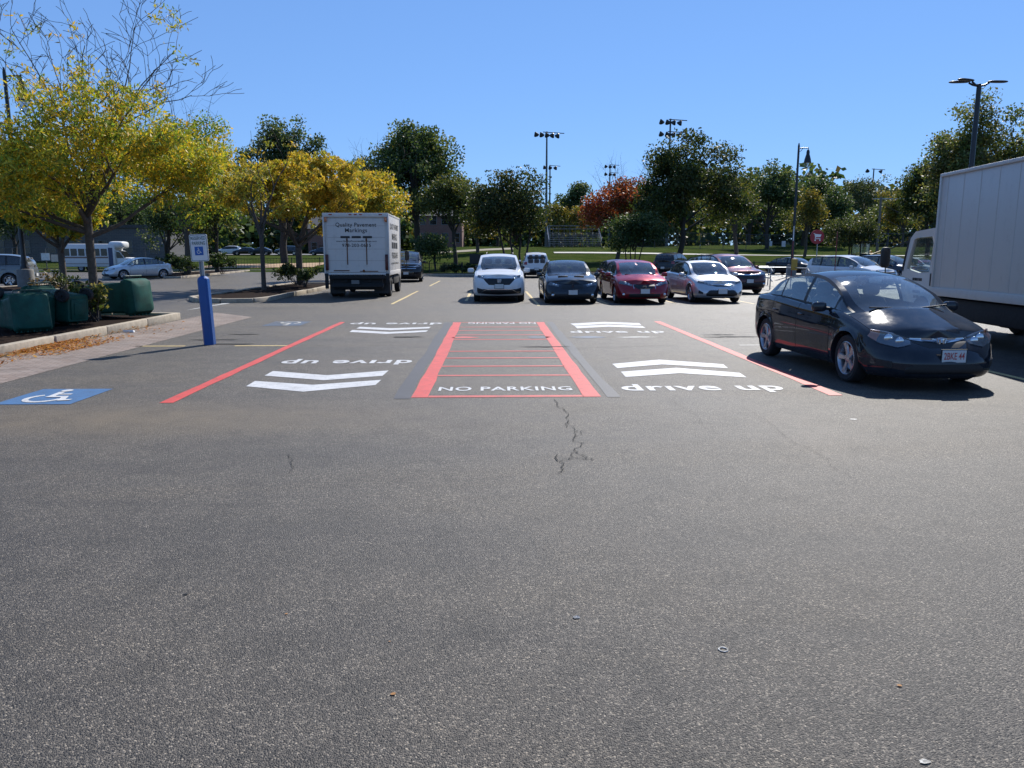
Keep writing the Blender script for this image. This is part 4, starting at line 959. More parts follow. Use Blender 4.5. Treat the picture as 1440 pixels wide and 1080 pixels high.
def shift(spec, dz=0, sz=1.0, sl=1.0, **kw):
    d = dict(spec)
    for k in ('zc', 'ze'): d[k] = [(u * sl, z * sz + dz) for u, z in d[k]]
    d['zl'] = [(u * sl, z) for u, z in d['zl']]
    for k in ('L', 'uf', 'ur', 'cowl', 'head', 'rhead', 'deck'): d[k] = d[k] * sl
    for k in ('wins', 'doors'): d[k] = [(a * sl, b * sl) for a, b in d[k]]
    d['H'] = d['H'] * sz + dz; d.update(kw); return d
def spot(c, px, Yw):           # front wheels Yw metres out, nose centred on the picture column px
    yn = Yw - c.uf; return ((P(px, 400, yn).x), yn + c.L / 2, 0)
def face(c, kind, lights, grille, low=None, z_plate=.5, plate=True, bar=None, fog=None):
    (s0, s1, a0, a1, b0, b1) = lights
    c.lamp((s0, s1), [(s0, a0), (s1, a1)], [(s0, b0), (s1, b1)])
    g = grille; c.patch('grille', (-g[0], g[0]), [(-g[0], g[3]), (-g[1], g[2]), (g[1], g[2]), (g[0], g[3])], g[4], black, off=.004)
    if bar: c.patch('grille_bar', (-bar[0], bar[0]), [(-bar[0], bar[1]), (0, bar[2]), (bar[0], bar[1])], [(-bar[0], bar[1] + bar[3]), (0, bar[2] + bar[3]), (bar[0], bar[1] + bar[3])], chrome, off=.016, nz=3)
    if low: c.patch('bumper_grille', (-low[0], low[0]), low[1], low[2], black, off=.004)
    if fog:
        for sg in (1, -1):
            f = MB(); f.blob(c.B(sg * fog[0], fog[1], .006), (.055, .02, .05), 1, 8, 14); f.build('fog_lamp', chrome, c.root, 60)
    if plate: c.plate(z_plate, 0)
    c.wiper()
white_p = paint('white_paint_car', (.74, .74, .73), 0, .3, .05); silver_p = paint('silver_paint', (.56, .57, .58), .55, .3, .06)
grey_p = paint('dark_grey_paint', (.022, .027, .035), .3, .3, .08); maroon_p = paint('maroon_paint', (.26, .012, .02), .25, .3, .05)
dred_p = paint('dark_red_paint', (.075, .008, .013), .3, .3, .06); blk_p = paint('plain_black_paint', (.008, .009, .011), .1, .3, .08)
blue_p = paint('dark_blue_paint', (.014, .025, .05), .3, .3, .08); greyg_p = paint('grey_green_paint', (.16, .17, .17), .4, .32, .1)
# white crossover, front on
c = Car(**SUVSPEC); c.make('white_suv', 'white crossover with black lower grille, first in the row behind the red box', 'car', white_p, spot(c, 702, 27.9), 0, GRP)
face(c, 0, (.40, .92, .80, .875, .865, .955), (.56, .36, .61, .80, .845), (.82, [(-.82, .31), (0, .27), (.82, .31)], [(-.82, .52), (-.6, .47), (.6, .47), (.82, .52)]), .565, bar=(.60, .845, .835, .028))
c.patch('skid_trim', (-.80, .80), [(-.8, .36), (-.62, .34), (-.46, .445), (.46, .445), (.62, .34), (.8, .36)], [(-.8, .385), (-.62, .365), (-.46, .468), (.46, .468), (.62, .365), (.8, .385)], chrome, off=.014, nz=3)
c.emblem_h(.745, .13); c.mirror(1.52, 1.03, white_p, (.12, .07, .085))
# dark grey sporty saloon
c = Car(**shift(BASE, L=4.7, ur=3.76, zc=[(0, .68), (.18, .77), (.55, .87), (1.2, .965), (1.45, 1.02), (1.85, 1.24), (2.2, 1.39), (2.6, 1.455), (3.15, 1.43), (3.5, 1.36), (3.95, 1.17), (4.15, 1.10), (4.5, 1.08), (4.62, 1.03), (4.7, .97)],
    ze=[(0, .68), (.3, .735), (.8, .86), (1.4, .94), (2.6, .97), (3.6, 1.0), (4.3, 1.02), (4.7, .95)], zl=[(0, .16), (1, .17), (3.5, .18), (4.7, .25)], W=1.86, rw=.335, ra=.37, cowl=1.3, head=2.24, rhead=3.3, deck=4.02, wins=[(1.5, 2.5), (2.6, 3.42), (3.48, 3.75)], doors=[(1.5, 2.55), (2.55, 3.5)], af=.5, pf=3.4))
c.make('grey_sedan', 'dark grey sports sedan with twin hood scoops and round headlights', 'car', grey_p, spot(c, 806, 26.9), 0, GRP)
face(c, 0, (.50, .95, .575, .64, .67, .74), (.40, .30, .50, .53, .655), (.62, .21, .36), .40, fog=(.68, .30))
for sg in (1, -1):
    m = MB(); m.box(sg * .28 - .17, sg * .28 + .17, -c.L / 2 + .72, -c.L / 2 + .80, .905, .935, 0, .012); m.build('hood_scoop', black, c.root, 40)
    m = MB(); m.box(sg * .02 - .012, sg * .02 + .012, c.B(0, .58, .01).y - .02, c.B(0, .58, .01).y + .02, .51, .66, 0, .006); m.build('grille_divider', grey_p, c.root)
c.mirror(1.75, .90, grey_p)
# maroon saloon
c = Car(**shift(BASE, .02, L=4.8, ur=3.75, W=1.83, cowl=1.12, deck=4.1, rhead=3.35, zc=[(0, .68), (.18, .76), (.55, .87), (1.0, .96), (1.2, 1.01), (1.65, 1.25), (2.1, 1.41), (2.6, 1.475), (3.1, 1.45), (3.5, 1.38), (3.95, 1.20), (4.3, 1.09), (4.6, 1.07), (4.72, 1.02), (4.8, .97)], ze=[(0, .68), (.3, .73), (.8, .85), (1.3, .93), (2.6, .97), (3.7, 1.01), (4.4, 1.02), (4.8, .95)], zl=[(0, .19), (1, .2), (3.4, .2), (4.8, .28)], wins=[(1.34, 2.45), (2.56, 3.45), (3.52, 3.85)], doors=[(1.4, 2.5), (2.5, 3.5)]))
c.make('maroon_sedan', 'glossy maroon sedan with chrome edged grille, front in the row', 'car', maroon_p, spot(c, 906, 26.7), R(1), GRP)
face(c, 0, (.46, 1.02, .60, .69, .665, .80), (.40, .22, .505, .60, .665), (.55, .235, .36), .44, bar=(.44, .665, .655, .02), fog=(.72, .33))
c.patch('grille_trim', (-.42, -.37), [(-.42, .62), (-.37, .5)], [(-.42, .66), (-.37, .56)], chrome, off=.014, n=6); c.patch('grille_trim', (.37, .42), [(.37, .5), (.42, .62)], [(.37, .56), (.42, .66)], chrome, off=.014, n=6)
m = MB(); e = c.B(0, .595, .02); m.lathe([(.045, 0), (.06, 0), (.06, .012), (.045, .012), (.045, 0)], 20, 0, Matrix.Translation(e) @ Matrix.Rotation(R(90), 4, 'X'), False); m.box(-.075, .075, e.y - .016, e.y, .583, .607); m.build('emblem', chrome, c.root, 40)
c.mirror(1.55, .91, maroon_p)
# silver saloon
c = Car(**shift(BASE, .01, sl=1.02, W=1.78)); c.make('silver_sedan', 'silver sedan last in the front row, beside the dark red crossover', 'car', silver_p, spot(c, 1012, 27.1), R(3), GRP)
face(c, 0, (.34, .98, .60, .70, .65, .775), (.34, .2, .575, .605, .635), (.56, [(-.56, .27), (-.4, .25), (.4, .25), (.56, .27)], [(-.56, .34), (-.44, .46), (.44, .46), (.56, .34)]), .41, bar=(.38, .635, .615, .022))
c.both('fog_lamp_cover', (.66, .84), [(.66, .32), (.84, .34)], [(.66, .38), (.84, .46)], black, off=.006); m = MB(); e = c.B(0, .635, .02); m.blob(e, (.055, .012, .036), 1); m.build('emblem', chrome, c.root, 60); c.mirror(1.55, .90, silver_p)
# dark red crossover behind
c = Car(**SUVSPEC); c.make('dark_red_suv', 'dark red crossover with sun glare on its windshield, behind the silver sedan', 'car', dred_p, spot(c, 1044, 33.2), R(8), GRP)
face(c, 0, (.42, .95, .77, .84, .85, .95), (.50, .36, .64, .74, .84), (.80, .28, .50), .55, bar=(.52, .80, .78, .05), fog=(.68, .42)); c.mirror(1.52, 1.03, dred_p, (.12, .07, .085))
def plain(spec, name, label, pnt, loc, rz, kind='sedan', rear=False, seats=True, glassm='car_glass', mz=None):
    c = Car(**spec); c.make(name, label, 'car', pnt, loc, rz, GRP, glassm, seats)
    k = spec['H'] / (1.69 if kind == 'suv' else 1.44)
    if kind == 'suv': face(c, 0, (.46, .92, .78 * k, .84 * k, .86 * k, .94 * k), (.46, .36, .62 * k, .68 * k, .85 * k), (.6, .30, .46), .54, bar=(.46, .73 * k, .73 * k, .03))
    else: face(c, 0, (.46, .98, .60, .68, .66, .765), (.40, .25, .52, .58, .65), (.55, .25, .37), .42, bar=(.42, .645, .64, .02))
    T_ = c.ST
    if kind == 'suv': c.lamp((T_ - .95, T_ - .68), [(T_ - .95, .86 * k), (T_ - .68, .86 * k)], [(T_ - .95, 1.05 * k), (T_ - .68, 1.05 * k)], tail=True)
    else: c.lamp((T_ - .90, T_ - .42), [(T_ - .9, .76), (T_ - .42, .76)], [(T_ - .9, .90), (T_ - .42, .9)], tail=True)
    c.plate(.62 if kind == 'suv' else .6, 0, rear=True); c.mirror(1.5, mz or (1.03 * k if kind == 'suv' else .9), pnt); return c
def at_px(px, Y): return (P(px, 380, Y).x, Y, 0)
plain(shift(BASE), 'dark_red_sedan', 'very dark red sedan almost hidden behind the glossy maroon sedan', dred_p, at_px(872, 34.5), R(0))
c = plain(SUVSPEC, 'dark_suv', 'dark car with roof rails hidden behind the white crossover', grey_p, (.35, 36.0, 0), 0, 'suv')
for sg in (1, -1):
    m = MB(); m.tube([(sg * .60, -.35, 1.66), (sg * .60, -.25, 1.735), (sg * .58, 1.2, 1.74), (sg * .57, 1.35, 1.64)], .02, 8); m.build('roof_rail', black, c.root, 50)
plain(shift(BASE, .12), 'dark_blue_car', 'dark blue car of which only the roof shows behind the silver sedan', blue_p, at_px(996, 38.0), R(2))
VAN = shift(SUVSPEC, 0, 1.07, 1.07, W=1.95, rhead=4.62, deck=4.82, pr=6)
c = plain(VAN, 'white_minivan', 'white minivan with black rear window parked tail towards the lot', white_p, at_px(752, 57.5), R(180), 'suv', glassm='dark_glass')
c.patch('rear_bumper', (c.ST - .93, c.ST - .001), .32, .62, black, off=.008); c.patch('rear_bumper', (-c.ST + .001, -c.ST + .93), .32, .62, black, off=.008)
plain(shift(SUVSPEC, 0, 1.06, 1.04), 'black_suv', 'black SUV seen from its rear corner by the low fence', blk_p, at_px(946, 62), R(148), 'suv', glassm='dark_glass')
plain(shift(BASE, 0, 1.0, 1.06), 'black_sedan', 'black sedan turned at an angle beside the cart sign, sun on its windshield', blk_p, at_px(1116, 63), R(38))
plain(shift(SUVSPEC, 0, .96), 'white_suv', 'white crossover turned at an angle, seen over the roof of the nearest black sedan', white_p, at_px(1196, 39.5), R(28), 'suv')
plain(shift(SUVSPEC, 0, .97), 'dark_suv', 'dark blue crossover between the angled white crossover and the box truck mirror', blue_p, at_px(1250, 46), R(24), 'suv')
plain(shift(BASE, .03), 'white_sedan', 'white car showing through the cab window of the white box truck', white_p, at_px(1292, 50), R(20))
plain(shift(BASE), 'silver_sedan', 'silver sedan under the trees in front of the shuttle bus', silver_p, at_px(194, 54.0), R(-42))
plain(SUVSPEC, 'grey_suv', 'grey SUV cut off at the edge behind the lamp post base', greyg_p, at_px(-20, 40.5), R(-76), 'suv', glassm='dark_glass')
c = plain(shift(SUVSPEC, 0, 1.10, 1.08, W=1.98), 'dark_suv', 'tall black SUV with a wide chrome grille beside the lettered truck', blk_p, at_px(573, 49), R(4), 'suv')
c.patch('grille_trim', (-.62, .62), .80, .835, chrome, off=.016, nz=3); c.patch('grille_trim', (-.62, .62), .93, .96, chrome, off=.016, nz=3)
# cars far off on the street behind the ball field
for k, (px, sp, pt, lb) in enumerate(((322, SUVSPEC, white_p, 'white SUV far off on the street, left of the dark pair'), (345, BASE, blk_p, 'black car far off on the street behind the slim tree'), (366, BASE, grey_p, 'grey car far off on the street just right of the slim tree'), (404, SUVSPEC, grey_p, 'grey SUV far off on the street behind the yellow locust'), (452, BASE, blue_p, 'dark blue car far off on the street beside the truck'))):
    y = 146; x = P(px, 357, y).x; c = Car(**sp); c.make('distant_car', lb, 'car', pt, (x, y, zg(x, y) + .05), R(-90 + 8 * (k % 2)), 'cars on the far street', 'dark_glass', False)
# ---------------------------------------------------------------- trucks and bus
fibre = pm('truck_white', (.66, .63, .585), .38, var=.05, scale=.9, spec=.5)
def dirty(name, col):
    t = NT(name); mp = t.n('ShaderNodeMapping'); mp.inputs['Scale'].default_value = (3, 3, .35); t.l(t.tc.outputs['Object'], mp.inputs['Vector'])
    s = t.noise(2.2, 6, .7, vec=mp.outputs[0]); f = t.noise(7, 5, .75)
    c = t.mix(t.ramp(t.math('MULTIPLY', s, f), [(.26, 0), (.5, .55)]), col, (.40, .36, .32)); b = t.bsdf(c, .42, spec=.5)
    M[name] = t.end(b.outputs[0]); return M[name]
dirtw = dirty('dirty_truck_white', (.63, .60, .56)); steel = pm('bare_aluminium', (.45, .45, .46), .38, .9, var=.15); ink = pm('black_lettering', (.015, .015, .016), .5)
chassis_m = pm('chassis_black', (.014, .014, .014), .8, var=.4, scale=12); rust = pm('rust', (.14, .055, .022), .9, var=.5, scale=20)
def truck_wheel(root, x, y, r, w, dual, name='wheel'):
    for k in range(2 if dual else 1):
        sg = 1 if x > 0 else -1; xc = x - sg * k * (w + .03)
        X = Matrix.Translation((xc, y, r)) @ Matrix.Rotation(R(90 * sg), 4, 'Y'); t = MB(); h = w / 2
        t.lathe([(r * .58, -h * .8), (r * .6, -h), (r - .03, -h), (r, -h * .7), (r, h * .7), (r - .03, h), (r * .6, h), (r * .58, h * .8), (r * .58, -h * .8)], 32, 0, X, False); o = t.build('wheel', rubber, root, 35)
        if k == 0:
            m = MB(); m.lathe([(r * .58, h * .7), (r * .5, h * .3), (r * .2, -h * .1), (r * .2, h * .3), (r * .1, h * .5), (0, h * .5)], 24, 0, X, False); m.build('rim', pm('truck_rim', (.42, .42, .42), .5, .4, var=.2), o, 40)
def box_truck(name, label, loc, rz, Lb, W, z0, z1, cab=True, wall=None):
    """rear of the box at y=0, front towards +y"""
    root = empty(name, loc, rz); tag(root, label, 'truck'); w = W / 2; wall = wall or fibre
    m = MB(); m.box(-w, w, .06, Lb, z0, z1, 0, .035); b = m.build('cargo_box', wall, root, 40)
    m = MB()
    for sg in (1, -1):
        m.box(sg * w - .02 - .012 * (sg < 0), sg * w + .012 + .02 * (sg < 0), .02, Lb + .012, z0 - .06, z0 + .10, 0, .006)
        m.box(sg * w - .03, sg * w + .03, -.015, .075, z0 - .02, z1 + .01, 0, .01)
        m.box(sg * w - .03, sg * w + .03, Lb - .05, Lb + .02, z0, z1 + .01, 0, .01)
        m.box(sg * w - .035, sg * w + .012 if sg > 0 else -w + .035, 0, Lb, z1 - .05, z1 + .014, 0, .008)
        for k in range(int(Lb / .6)): m.box(sg * w - .004, sg * w + .004, .5 + k * .6, .512 + k * .6, z0 + .1, z1 - .06)
    m.box(-w, w, Lb - .04, Lb + .013, z1 - .06, z1 + .012, 0, .01); m.box(-w - .02, w + .02, -.02, .07, z1 - .13, z1 + .02, 0, .01); m.box(-w - .02, w + .02, -.02, .07, z0 - .08, z0 + .03, 0, .01)
    m.build('box_frame', [wall], b, 40); ya_ = 1.05
    m = MB()
    for sg in (1, -1): m.box(sg * .45 - .05, sg * .45 + .05, .05, Lb + 1.2, z0 - .32, z0 - .08)
    for k in range(6): m.box(-w + .15, w - .15, .2 + k * (Lb - .4) / 5, .3 + k * (Lb - .4) / 5, z0 - .1, z0 - .005)
    m.box(-1.0, 1.0, .02, .14, z0 - .5, z0 - .36, 0, .02); m.box(-w + .06, -w + .5, 2.2, Lb - .1, .44, z0 - .09, 0, .05); m.box(w - .5, w - .06, 2.2, Lb - .1, .44, z0 - .09, 0, .05); m.box(-.48, .48, .3, Lb + .9, .40, z0 - .1, 0, .04); m.box(-w + .1, w - .1, ya_ + .55, Lb - .25, .5, z0 - .1, 0, .04); m.box(-.5, .5, .8, 1.6, .35, .62, 0, .08); m.box(-w + .12, -w + .55, Lb * .5, Lb * .5 + .9, .42, .82, 0, .06); m.box(w - .55, w - .12, Lb * .45, Lb * .45 + .9, .42, .82, 0, .06)
    m.build('chassis', chassis_m, root, 40)
    ya = 1.05
    for sg in (1, -1):
        truck_wheel(root, sg * (w - .16), ya, .40, .22, True); f = MB(); f.box(sg * .86 - .30, sg * .86 + .30, ya - .55, ya - .53, .14, z0 - .08, 0, .004); f.build('mud_flap', black, root)
        truck_wheel(root, sg * (w - .22), Lb + .75, .40, .22, False)
    if cab:
        y0 = Lb + .14; prof = [(0, .55), (1.62, .55), (1.74, .8), (1.72, 1.28), (1.42, 2.02), (1.2, 2.16), (.12, 2.22), (0, 2.1)]; hole = [(.42, 1.30), (.9, 1.28), (1.5, 1.36), (1.48, 1.42), (1.24, 1.98), (1.1, 2.02), (.42, 2.04), (.34, 1.9)]
        cw = w - .17; mb = MB()
        for sg in (1, -1):
            k = len(prof); vs = [(sg * cw, y0 + a, z) for a, z in prof] + [(sg * (cw - (.0 if z < 1.7 else .03)), y0 + a, z) for a, z in hole]
            mb.add(vs, [(i, (i + 1) % k, k + (i + 1) % k, k + i) if sg > 0 else (k + i, k + (i + 1) % k, (i + 1) % k, i) for i in range(k)])
            vs = [(sg * cw, y0 + a, z) for a, z in hole] + [(sg * (cw - .07), y0 + a, z) for a, z in hole]; mb.add(vs, [(i, (i + 1) % k, k + (i + 1) % k, k + i) for i in range(k)])
        for i in range(len(prof)):
            if i == 3: continue      # windshield opening
            (a, z), (a2, z2) = prof[i], prof[(i + 1) % len(prof)]; mb.add([(-cw, y0 + a, z), (cw, y0 + a, z), (cw, y0 + a2, z2), (-cw, y0 + a2, z2)], [(0, 1, 2, 3)])
        cabo = mb.build('cab', fibre, root, 30, 1e-4)
        g = MB(); g.add([(-cw, y0 + 1.72, 1.28), (cw, y0 + 1.72, 1.28), (cw, y0 + 1.42, 2.02), (-cw, y0 + 1.42, 2.02)], [(0, 1, 2, 3)]); g.build('windshield', M['car_glass'], cabo)
        for sg in (1, -1):
            g = MB(); g.add([(sg * (cw - .03), y0 + a, z) for a, z in hole], [tuple(range(len(hole)))]); g.build('window', M['car_glass'], cabo)
            g = MB(); g.box(sg * cw - .012, sg * cw + .012, y0 + .27, y0 + .36, 1.02, 1.28, 0, .01); g.build('door_handle', black, cabo)
            g = MB(); pl = [(1.40, 2.08), (1.50, 2.04), (1.76, 1.32), (1.66, 1.30)]; g.add([(sg * (cw + .004), y0 + a, z) for a, z in pl], [(0, 1, 2, 3)])
            g.build('door_trim', black, cabo)
            a = MB(); a.tube([(sg * (cw - .02), y0 + 1.7, .95), (sg * (cw + .25), y0 + 1.98, 1.0), (sg * (cw + .28), y0 + 2.0, 1.75), (sg * cw, y0 + 1.55, 1.95)], .014, 6); a.blob((sg * (cw + .28), y0 + 2.0, 1.6), (.10, .06, .23), .45); a.build('mirror', black, cabo, 50)
            h = MB(); h.box(sg * .62 - .2, sg * .62 + .2, y0 + 1.70, y0 + 1.76, .72, .92, 0, .02); h.build('headlight', chrome, cabo, 40)
        s = MB()
        for x in (-.55, .55): s.blob((x, y0 + .45, 1.05), (.27, .28, .1), .5); s.blob((x, y0 + .2, 1.4), (.25, .09, .32), .5)
        s.build('seat', seatmat, cabo, 60); s = MB(); s.box(-cw + .08, cw - .08, y0 + 1.3, y0 + 1.66, .9, 1.26, 0, .06); s.build('dashboard', dashmat, cabo, 40)
        s = MB(); s.lathe([(.06, 0), (.06, .06), (.045, .11), (0, .12)], 14, 0, Matrix.Translation((-cw + .35, y0 + .6, 2.2))); s.build('roof_beacon', amber, cabo, 50)
        f = MB(); f.box(-cw + .02, cw - .02, y0 + 1.70, y0 + 1.80, .45, .68, 0, .03); f.build('bumper', black, cabo, 40)
    return root, b
# lettered truck seen from behind
p = G(503, 412); TX = P(503, 400, 30.2).x
tr, bx = box_truck('box_truck', 'white box truck lettered for pavement markings, parked beside the island', (TX, 30.2, 0), R(1.0), 4.3, 2.46, .92, 3.2, True, dirtw)
m = MB(); m.box(-1.10, 1.10, .035, .058, .98, 3.0, 0); 
for k in range(5): m.box(-1.10, 1.10, .030, .036, .98 + k * .44, .985 + k * .44, 1)
m.box(-.9, -.3, .026, .036, 1.02, 1.06, 1); m.box(.1, .8, .026, .036, 1.0, 1.03, 1); m.blob((.25, .03, 1.03), (.05, .02, .05), 1, 6, 10, 1)
door = m.build('roller_door', [dirtw, rust], tr)
for txt, z, wd, h in (('Quality Pavement', 2.76, 1.55, .20), ('Markings', 2.55, .84, .20), ('www.QualityPavementMarkings.com', 2.155, 1.55, .075), ('978-203-0615', 2.005, 1.10, .125)):
    text_on('lettering', txt, ink, (0.0, .034, z), (1, 0, 0), (0, 0, 1), wd, h, door, .012, .004, 1.08 if h > .1 else 1)
for k in (-1, 0, 1):
    m = MB(); m.box(k * .425 - .175, k * .425 + .175, .026, .035, 2.275, 2.355); m.build('lettering', ink, door)
for x in (-.36, .38):
    m = MB(); m.box(x - .018, x + .018, .022, .034, 1.27, 2.27, 0); m.box(x - .03, x + .03, .02, .034, 2.17, 2.27, 0); o = m.build('pull_strap', rust, door)
for sg in (1, -1):
    m = MB(); m.box(sg * 1.14 - .055, sg * 1.14 + .055, -.03, .02, 1.06, 1.66, 0, .015); o = m.build('taillight', pm('old_tail_lens', (.07, .01, .01), .35, var=.4), tr, 40)
    m = MB(); m.blob((sg * 1.14, -.01, 2.98), (.055, .03, .09), .6); m.build('marker_light', amber, tr, 60)
    m = MB(); m.blob((sg * .95, -.022, 3.16), (.07, .012, .022), .6); m.build('marker_light', tailmat, tr, 60)
    m = MB(); m.box(sg * 1.17 - .07, sg * 1.17 + .07, -.05, .0, .35 if sg < 0 else .55, .94, 0, .02); m.build('lift_arm', chassis_m, tr, 40)
for x in (-.2, 0, .2):
    m = MB(); m.blob((x, -.022, 3.16), (.06, .012, .022), .6); m.build('marker_light', tailmat, tr, 60)
m = MB(); m.box(-1.0, 1.0, -.09, .03, .40, .50, 0, .02); m.box(-1.08, 1.08, -.02, .05, .72, .9, 0, .01); m.box(-.95, .95, .1, .3, .3, .8, 0, .03); m.build('bumper', chassis_m, tr, 40)
m = MB(); m.box(-.22, .08, -.115, -.095, .53, .68, 0, .004); m.build('licence_plate', pm('dirty_plate', (.16, .16, .155), .6), tr)
# lettering on its sides
for sg in (1, -1):
    e = (0, 1, 0) if sg > 0 else (0, -1, 0)
    for txt, z, wd, h in (('QUALITY PAVEMENT', 2.74, 3.1, .26), ('MARKINGS', 2.36, 1.8, .26), ('978-203-0615', 1.62, 2.2, .24), ('www.QualityPavementMarkings.com', 1.30, 2.9, .11)):
        text_on('lettering', txt, ink, (sg * 1.235, 2.15, z), e, (0, 0, 1), wd, h, bx, .01, .004)
    for k in range(3): m = MB(); m.box(sg * 1.235 - .003, sg * 1.235 + .003, 1.1 + k * .75, 1.7 + k * .75, 1.90, 2.14); m.build('lettering', ink, bx)
# big box truck on the right
A, B2 = G(1310, 412, .9), G(1440, 428.5, .9); hd = A - B2; ang = math.atan2(-hd.x, hd.y) * .55
Lb = 6.2; W2 = 2.44
fr = Vector((math.cos(ang), math.sin(ang), 0)); fw = Vector((-math.sin(ang), math.cos(ang), 0)); org = A + fr * (W2 / 2) - fw * Lb; org.z = 0
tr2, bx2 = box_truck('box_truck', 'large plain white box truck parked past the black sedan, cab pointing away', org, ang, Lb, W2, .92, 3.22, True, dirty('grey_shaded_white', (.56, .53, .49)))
cw = W2 / 2 - .17; y0 = Lb + .14
for k, (wd, z) in enumerate(((.46, 1.14), (.30, 1.0), (.36, .88), (.28, .77))): 
    m = MB()
    for q in range(int(wd / .05)): m.box(-cw - .006, -cw - .001, y0 + .95 - wd / 2 + q * .05, y0 + .95 - wd / 2 + q * .05 + rnd.uniform(.026, .04), z - .03, z + .03)
    m.build('lettering', ink, tr2)
m = MB()
for y in (1.5, 3.4, 5.4): m.blob((-W2 / 2 - .02, y, .92), (.012, .05, .025), .6)
m.build('marker_light', amber, bx2, 60)
# shuttle bus
bw = pm('bus_white', (.68, .68, .67), .35, var=.05); bx_, by_ = P(128, 380, 77).x, 76.5
bus = empty('shuttle_bus', (bx_ + 1.2, by_, 0), R(4)); bus.scale = (.80, .9, .92); tag(bus, 'white shuttle bus with brown stripes behind the tree trunks', 'bus')
m = MB(); m.box(-3.9, 2.3, -1.15, 1.15, .48, 2.85, 0, .12); m.blob((2.35, 0, 2.75), (.9, 1.1, .38), .5, 10, 18); b = m.build('body', bw, bus, 40)
for k in range(6):
    for sg in (-1, 1):
        m = MB(); m.box(-3.6 + k * .86, -2.88 + k * .86, sg * 1.15 - .012, sg * 1.15 + .012, 1.62, 2.35, 0, .01); m.build('window', pane_m, bus)
for z, h in ((1.38, .16), (.78, .06)):
    m = MB(); m.box(-3.85, 1.5, -1.158, 1.158, z, z + h); m.build('stripe', pm('bus_brown', (.20, .12, .09), .5), bus)
m = MB(); m.box(1.55, 2.05, -1.165, -1.1, .45, 2.45); m.build('door', pm('bus_blue', (.03, .05, .12), .4), bus)
m = MB(); m.blob((3.1, 0, .95), (1.05, .98, .52), .4, 10, 20); pr = [(2.2, 1.3), (3.35, 1.35), (2.75, 2.1), (2.2, 2.2)]
m.add([(x, -.95, z) for x, z in pr] + [(x, .95, z) for x, z in pr], [(0, 1, 2, 3), (7, 6, 5, 4), (2, 3, 7, 6)]); m.build('cab', bw, bus, 40)
m = MB(); m.add([(3.38, -.88, 1.36), (3.38, .88, 1.36), (2.78, .85, 2.1), (2.78, -.85, 2.1)], [(0, 1, 2, 3)]); m.add([(2.35, -.96, 1.4), (3.2, -.96, 1.4), (2.72, -.96, 2.02), (2.35, -.96, 2.05)], [(0, 1, 2, 3)]); m.build('windshield', pane_m, bus)
for x in (-1.75, 3.0):
    for sg in (-1, 1): truck_wheel(bus, sg * .98, 0, .40, .24, False); 
for o in [q for q in COL.objects if q.parent == bus and q.name.startswith('wheel')]:
    pass
ws = [q for q in COL.objects if q.parent == bus and q.name.startswith('wheel')]
for i, o in enumerate(ws): o.matrix_local = Matrix.Translation((-1.75 if i < 2 else 3.0, 0, 0)) @ Matrix.Rotation(R(90), 4, 'Z')
# ---------------------------------------------------------------- signs, lamps, bins, fences
signw = pm('sign_white', (.70, .70, .68), .45, var=.05); galv = pm('galvanised', (.30, .32, .33), .45, .7, var=.15); poleblk = pm('pole_black', (.012, .013, .015), .4, var=.2); concrete = pm('concrete', (.20, .19, .175), .9, var=.2, scale=5, bump=.4)
bollblue = pm('bollard_blue', (.008, .07, .26), .42, var=.10, scale=4, spec=.5); green_ink = pm('sign_green', (.015, .07, .045), .5); isa_blue = pm('isa_blue', (.015, .10, .36), .5)
g = G(295.5, 484.5)
s = empty('parking_sign', (g.x, g.y, 0), R(-2)); tag(s, 'reserved parking sign on a post sleeved in bright blue', 'sign')
tl = Matrix.Rotation(R(-2.2), 4, 'Y')
m = MB(); pr = [(.118, 0), (.122, .04), (.122, 1.18), (.105, 1.21), (.06, 1.25), (0, 1.262)]
def sqring(h, z, c): return [(h, -h + c, z), (h, h - c, z), (h - c, h, z), (-h + c, h, z), (-h, h - c, z), (-h, -h + c, z), (-h + c, -h, z), (h - c, -h, z)]
vs = []; zs = ((.092, 0), (.092, 1.19), (.086, 1.23), (.05, 1.27), (.012, 1.285))
for h, z in zs: vs += sqring(h, z, h * .35)
m.add([tl @ Vector(v) for v in vs], [(i * 8 + j, i * 8 + (j + 1) % 8, i * 8 + 8 + (j + 1) % 8, i * 8 + 8 + j) for i in range(len(zs) - 1) for j in range(8)] + [tuple(range(32, 40))]); m.build('sleeve', bollblue, s, 30)
m = MB()
for x0, x1, y0, y1 in ((-.035, .035, -.004, .004), (-.04, -.03, -.03, .004), (.03, .04, -.03, .004)): m.box(x0, x1, y0, y1, 1.2, 2.0, 0, 0, tl)
m.build('post', galv, s)
def rrect(w, h, r, n=6):
    o = []
    for cx, cy, a0 in ((w - r, h - r, 0), (-w + r, h - r, 90), (-w + r, -h + r, 180), (w - r, -h + r, 270)):
        o += [(cx + r * math.cos(R(a0 + 90 * i / n)), cy + r * math.sin(R(a0 + 90 * i / n))) for i in range(n + 1)]
    return o
PX = tl @ Matrix.Translation((0, -.045, 1.79)) @ Matrix.Rotation(R(90), 4, 'X')
m = MB(); m.prism(rrect(.165, .245, .03), -.003, .003, 0, PX); pn = m.build('panel', signw, s)
b = [rrect(.155, .235, .026), rrect(.147, .227, .02)]; m = MB(); k = len(b[0]); m.add([PX @ Vector((x, y, .0045)) for x, y in b[0] + b[1]], [(i, (i + 1) % k, k + (i + 1) % k, k + i) for i in range(k)]); m.build('border', green_ink, pn)
o0 = PX @ Vector((0, 0, .004)); ex, ey = (PX.to_3x3() @ Vector((1, 0, 0))), (PX.to_3x3() @ Vector((0, 1, 0)))
